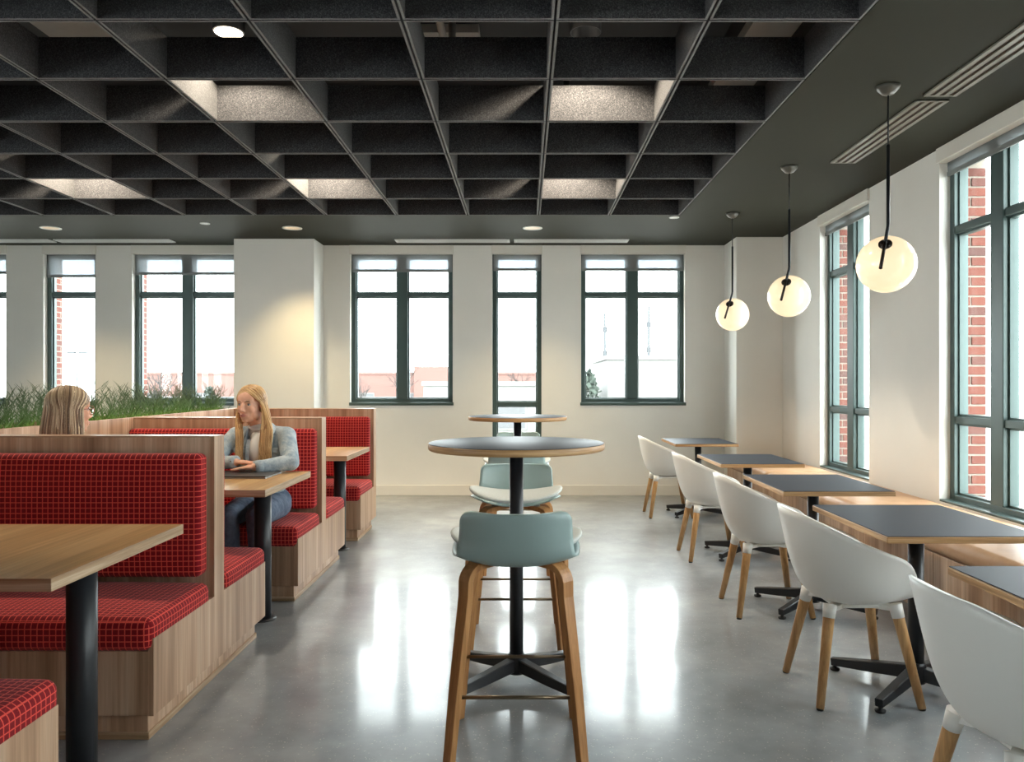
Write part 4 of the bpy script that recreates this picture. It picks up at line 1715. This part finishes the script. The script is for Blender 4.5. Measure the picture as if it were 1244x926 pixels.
# --- woman in denim, facing us on the middle bench
P2 = thing('person', (-1.70, 5.06, 0), 'woman with long blonde hair in a light denim jacket, seated with forearms on the table', 'person')
rnd = random.Random(21)
HM = head_frame(Vector((-0.05, -0.055, 1.222)), R(180 - 15), R(-3), R(0))
b = MB()
add_head(b, HM)
b.cap((-0.035, -0.02, 1.14), (-0.01, 0.0, 1.04), 0.047, 0.054, 16)
b.ell((0, 0.0, 0.90), (0.130, 0.080, 0.12))
b.ell((0, 0.03, 0.74), (0.125, 0.09, 0.17))
b.ell((0, 0.06, 0.58), (0.165, 0.115, 0.10))
LS, LE, LW_ = Vector((0.158, 0.005, 1.015)), Vector((0.245, -0.185, 0.862)), Vector((0.065, -0.305, 0.846))
RS, RE, RW_ = Vector((-0.158, -0.005, 1.015)), Vector((-0.262, -0.185, 0.862)), Vector((-0.070, -0.262, 0.872))
for S, E_, W_ in ((LS, LE, LW_), (RS, RE, RW_)):
    b.cap(S * 0.6 + Vector((0, 0, 0.405)), S, 0.036, 0.040, 14)
    b.cap(S, E_, 0.046, 0.037, 14)
    b.cap(E_, W_, 0.036, 0.025, 14)
add_hand(b, LW_, (-1, -0.10, -0.05), (0, 0.05, 1), (0, 1, 0.0), 0.10)
add_hand(b, RW_, (1, -0.02, -0.02), (0, 0.05, 1), (0, 1, 0.0), 0.12)
for s in (-1, 1):
    hp, kn, an = Vector((s * 0.09, 0.04, 0.565)), Vector((s * 0.085 + 0.02, -0.40, 0.56)), Vector((s * 0.08 + 0.03, -0.36, 0.09))
    b.cap(hp, kn, 0.082, 0.056, 16)
    b.cap(kn, an, 0.054, 0.036, 16)
    b.cap(an + Vector((0, 0.03, -0.045)), an + Vector((0, -0.13, -0.058)), 0.036, 0.028, 12)
body2 = blob(b, 0.0042, 4, 'body', M['skin'], P2)
face_bits(body2, P2, HM)
j = MB()
j.ell((0, 0.005, 0.92), (0.160, 0.108, 0.140))
j.ell((0, 0.02, 0.80), (0.152, 0.110, 0.17))
j.ell((0, 0.035, 0.70), (0.155, 0.118, 0.09))
for S, E_, W_ in ((LS, LE, LW_), (RS, RE, RW_)):
    sg = 1 if S.x > 0 else -1
    j.cap((sg * 0.088, 0.012, 1.035), S + Vector((sg * 0.004, 0, 0)), 0.046, 0.061, 16)
    j.cap(S, E_, 0.062, 0.052, 18)
    wq = E_ + (W_ - E_) * 0.88
    j.cap(E_, wq, 0.052, 0.038, 18)
jk = blob(j, 0.006, 4, 'denim_jacket', M['jacket'], P2)
for S, E_, W_ in ((LS, LE, LW_), (RS, RE, RW_)):
    a0, a1 = E_ + (W_ - E_) * 0.80, E_ + (W_ - E_) * 1.02
    cu = MB().tube([a0, a0 + (a1 - a0) * 0.15, a1, a1 - (a1 - a0) * 0.02], [0.038, 0.0405, 0.0405, 0.034], 22, False)
    obj('cuff', cu, M['jacket'], jk)
    bp = (a0 + a1) / 2 + Vector((0, -0.039, 0.008))
    obj('cuff_button', MB().ell(bp, (0.007, 0.004, 0.007)), M['button'], jk)
# collar and lapels lying on the chest
for s in (-1, 1):
    pth = [(s * 0.02 - 0.01, 0.075, 1.075), (s * 0.068 - 0.008, 0.045, 1.088), (s * 0.082, -0.02, 1.072), (s * 0.082, -0.075, 1.035), (s * 0.088, -0.108, 0.985)]
    pth = [catmull([tuple(q) for q in pth], q / 12) for q in range(13)]
    obj('collar', MB().strip(pth, (s * 0.75, -0.25, -0.6), [0.03] * 6 + [0.045] * 4 + [0.05, 0.04, 0.015], 0.008), M['jacket'], jk)
    obj('pocket_flap', MB().rbox((s * 0.105 - 0.035, -0.118, 0.915), (s * 0.105 + 0.035, -0.098, 0.945), 0.004, 2), M['jacket'], jk)
    obj('front_seam', MB().strip([(s * 0.045, -0.112, 1.0), (s * 0.050, -0.122, 0.92), (s * 0.050, -0.118, 0.82), (s * 0.05, -0.10, 0.70)], (1, 0, 0), 0.022, 0.006), M['jacket'], jk)
for z in (0.93, 0.87):
    obj('front_button', MB().ell((0.052, -0.125, z), (0.006, 0.004, 0.006)), M['button'], jk)
te = MB()
te.ell((-0.004, -0.035, 0.935), (0.066, 0.098, 0.128), None, 20, 14)
te.cap((-0.015, -0.01, 1.03), (-0.015, -0.012, 1.055), 0.066, 0.060, 18)
te.tube([(-0.018 + 0.058 * math.cos(q), -0.012 + 0.058 * math.sin(q), 1.078 + 0.014 * math.sin(q)) for q in [2 * PI * i / 20 for i in range(21)]], 0.008, 8, False)
obj('tee_shirt', te, M['tee'], P2)
g = MB()
g.ell((0, 0.06, 0.585), (0.178, 0.128, 0.112))
for s in (-1, 1):
    hp, kn, an = Vector((s * 0.09, 0.04, 0.565)), Vector((s * 0.085 + 0.02, -0.40, 0.56)), Vector((s * 0.08 + 0.03, -0.36, 0.09))
    g.cap(hp, kn, 0.092, 0.066, 18)
    g.cap(kn, an + Vector((0, 0, 0.04)), 0.063, 0.046, 18)
blob(g, 0.007, 4, 'jeans', M['jeans'], P2)
for s in (-1, 1):
    an = Vector((s * 0.08 + 0.03, -0.36, 0.09))
    sh = MB()
    sh.cap(an + Vector((0, 0.035, -0.045)), an + Vector((0, -0.14, -0.052)), 0.043, 0.035, 14)
    obj('shoe', sh, M['shoe'], P2)


def fall2(s, phi, p, Mx, rnd):
    dg = math.degrees(phi)
    out = []
    img = 1 if p.x > -0.05 else -1
    front = dg < 128
    dxy = Vector((p.x + 0.05, p.y + 0.055))
    if front:
        tx = (0.062 + rnd.uniform(-0.030, 0.040)) if img > 0 else (-0.098 + rnd.uniform(-0.022, 0.020))
        zend = 0.865 + rnd.uniform(-0.03, 0.04)
        ch = Vector((tx, -0.118 - 0.008 * rnd.random(), 0.985))
        mid = p.lerp(ch, 0.42)
        mid.z = 1.135
        mid.x += 0.012 * img
        mid.y = min(mid.y, -0.02) if abs(tx) > 0.03 else mid.y
        out = [mid, Vector((ch.x + 0.004 * img, ch.y + 0.004, 1.06)), ch, Vector((tx * 1.0, -0.130, 0.93)), Vector((tx + rnd.uniform(-0.008, 0.008), -0.132, zend))]
    else:
        bx = p.x * 1.15
        out = [Vector((bx, p.y + 0.012, 1.13)), Vector((bx, max(p.y, 0.02) + 0.045, 1.05)), Vector((bx * 1.05, 0.125, 0.97)), Vector((bx * 1.05, 0.128, 0.90 + rnd.uniform(-0.04, 0.03)))]
    return out


h = MB()
h.ell(HM @ Vector((0, -0.024, 0.040)), (0.078, 0.090, 0.083), HM.to_3x3(), 24, 16)
hair_strands(h, HM, {'n': 240, 'phi0': 76, 'part': -0.012, 'fall': fall2}, rnd)
obj('hair', h, M['hair_gold'], P2)

# --- woman with the bob, back toward us on the nearer bench
P1 = thing('person', (-2.28, 3.90, 0), 'woman with an ash blonde bob and glasses, seen from behind over the booth back', 'person')
HM1 = head_frame(Vector((-0.01, 0.045, 1.222)), R(-31), R(-2), 0)
b = MB()
add_head(b, HM1)
b.cap((0.0, 0.02, 1.14), (0, 0.0, 1.04), 0.047, 0.054, 16)
b.ell((0, 0.0, 0.93), (0.145, 0.095, 0.15))
b.ell((0, -0.01, 0.74), (0.125, 0.09, 0.17))
b.ell((0, -0.03, 0.58), (0.165, 0.115, 0.10))
ARM = []
for s in (-1, 1):
    S, E_, W_ = Vector((s * 0.158, 0, 1.015)), Vector((s * 0.215, 0.10, 0.80)), Vector((s * 0.10, 0.33, 0.845))
    ARM.append((S, E_, W_))
    b.cap(S * 0.6 + Vector((0, 0, 0.405)), S, 0.036, 0.040, 14)
    b.cap(S, E_, 0.046, 0.037, 14)
    b.cap(E_, W_, 0.036, 0.025, 14)
    add_hand(b, W_, (-s * 0.55, 0.85, -0.08), (0, 0.05, 1), (-s, -0.3, 0), 0.10)
    hp, kn, an = Vector((s * 0.09, -0.02, 0.565)), Vector((s * 0.095, 0.40, 0.56)), Vector((s * 0.095, 0.36, 0.09))
    b.cap(hp, kn, 0.082, 0.056, 16)
    b.cap(kn, an, 0.054, 0.036, 16)
    b.cap(an + Vector((0, -0.03, -0.045)), an + Vector((0, 0.13, -0.058)), 0.036, 0.028, 12)
body1 = blob(b, 0.0045, 4, 'body', M['skin'], P1)
face_bits(body1, P1, HM1, 1.0, True)
j = MB()
j.ell((0, 0.0, 0.945), (0.160, 0.108, 0.150))
j.ell((0, -0.01, 0.78), (0.148, 0.106, 0.20))
for S, E_, W_ in ARM:
    sg = 1 if S.x > 0 else -1
    j.cap((sg * 0.05, 0.0, 1.04), S, 0.052, 0.06, 16)
    j.cap(S, E_, 0.060, 0.050, 16)
    j.cap(E_, E_ + (W_ - E_) * 0.9, 0.050, 0.036, 16)
blob(j, 0.007, 4, 'sweater', M['sweater'], P1)
g = MB()
g.ell((0, -0.03, 0.585), (0.178, 0.128, 0.112))
for s in (-1, 1):
    hp, kn, an = Vector((s * 0.09, -0.02, 0.565)), Vector((s * 0.095, 0.40, 0.56)), Vector((s * 0.095, 0.36, 0.09))
    g.cap(hp, kn, 0.092, 0.066, 18)
    g.cap(kn, an + Vector((0, 0, 0.04)), 0.063, 0.046, 18)
    sh = MB()
    sh.cap(an + Vector((0, -0.035, -0.045)), an + Vector((0, 0.14, -0.052)), 0.043, 0.035, 14)
    obj('shoe', sh, M['shoe'], P1)
blob(g, 0.008, 4, 'trousers', M['jeans'], P1)


def fall1(s, phi, p, Mx, rnd):
    inv = Mx.inverted() @ p
    k1 = 1.10 + rnd.uniform(-0.03, 0.03)
    k2 = 1.20 + rnd.uniform(-0.05, 0.05)
    return [Mx @ Vector((inv.x * k1, inv.y * 1.06, -0.06)), Mx @ Vector((inv.x * k2, inv.y * 1.10, -0.115)), Mx @ Vector((inv.x * (k2 - 0.06), inv.y * 1.06, -0.150 + rnd.uniform(-0.012, 0.010)))]


h = MB()
h.ell(HM1 @ Vector((0, -0.024, 0.040)), (0.080, 0.092, 0.084), HM1.to_3x3(), 24, 16)
hair_strands(h, HM1, {'n': 240, 'phi0': 74, 'part': -0.012, 'fall': fall1}, random.Random(5))
obj('hair', h, M['hair_ash'], P1)
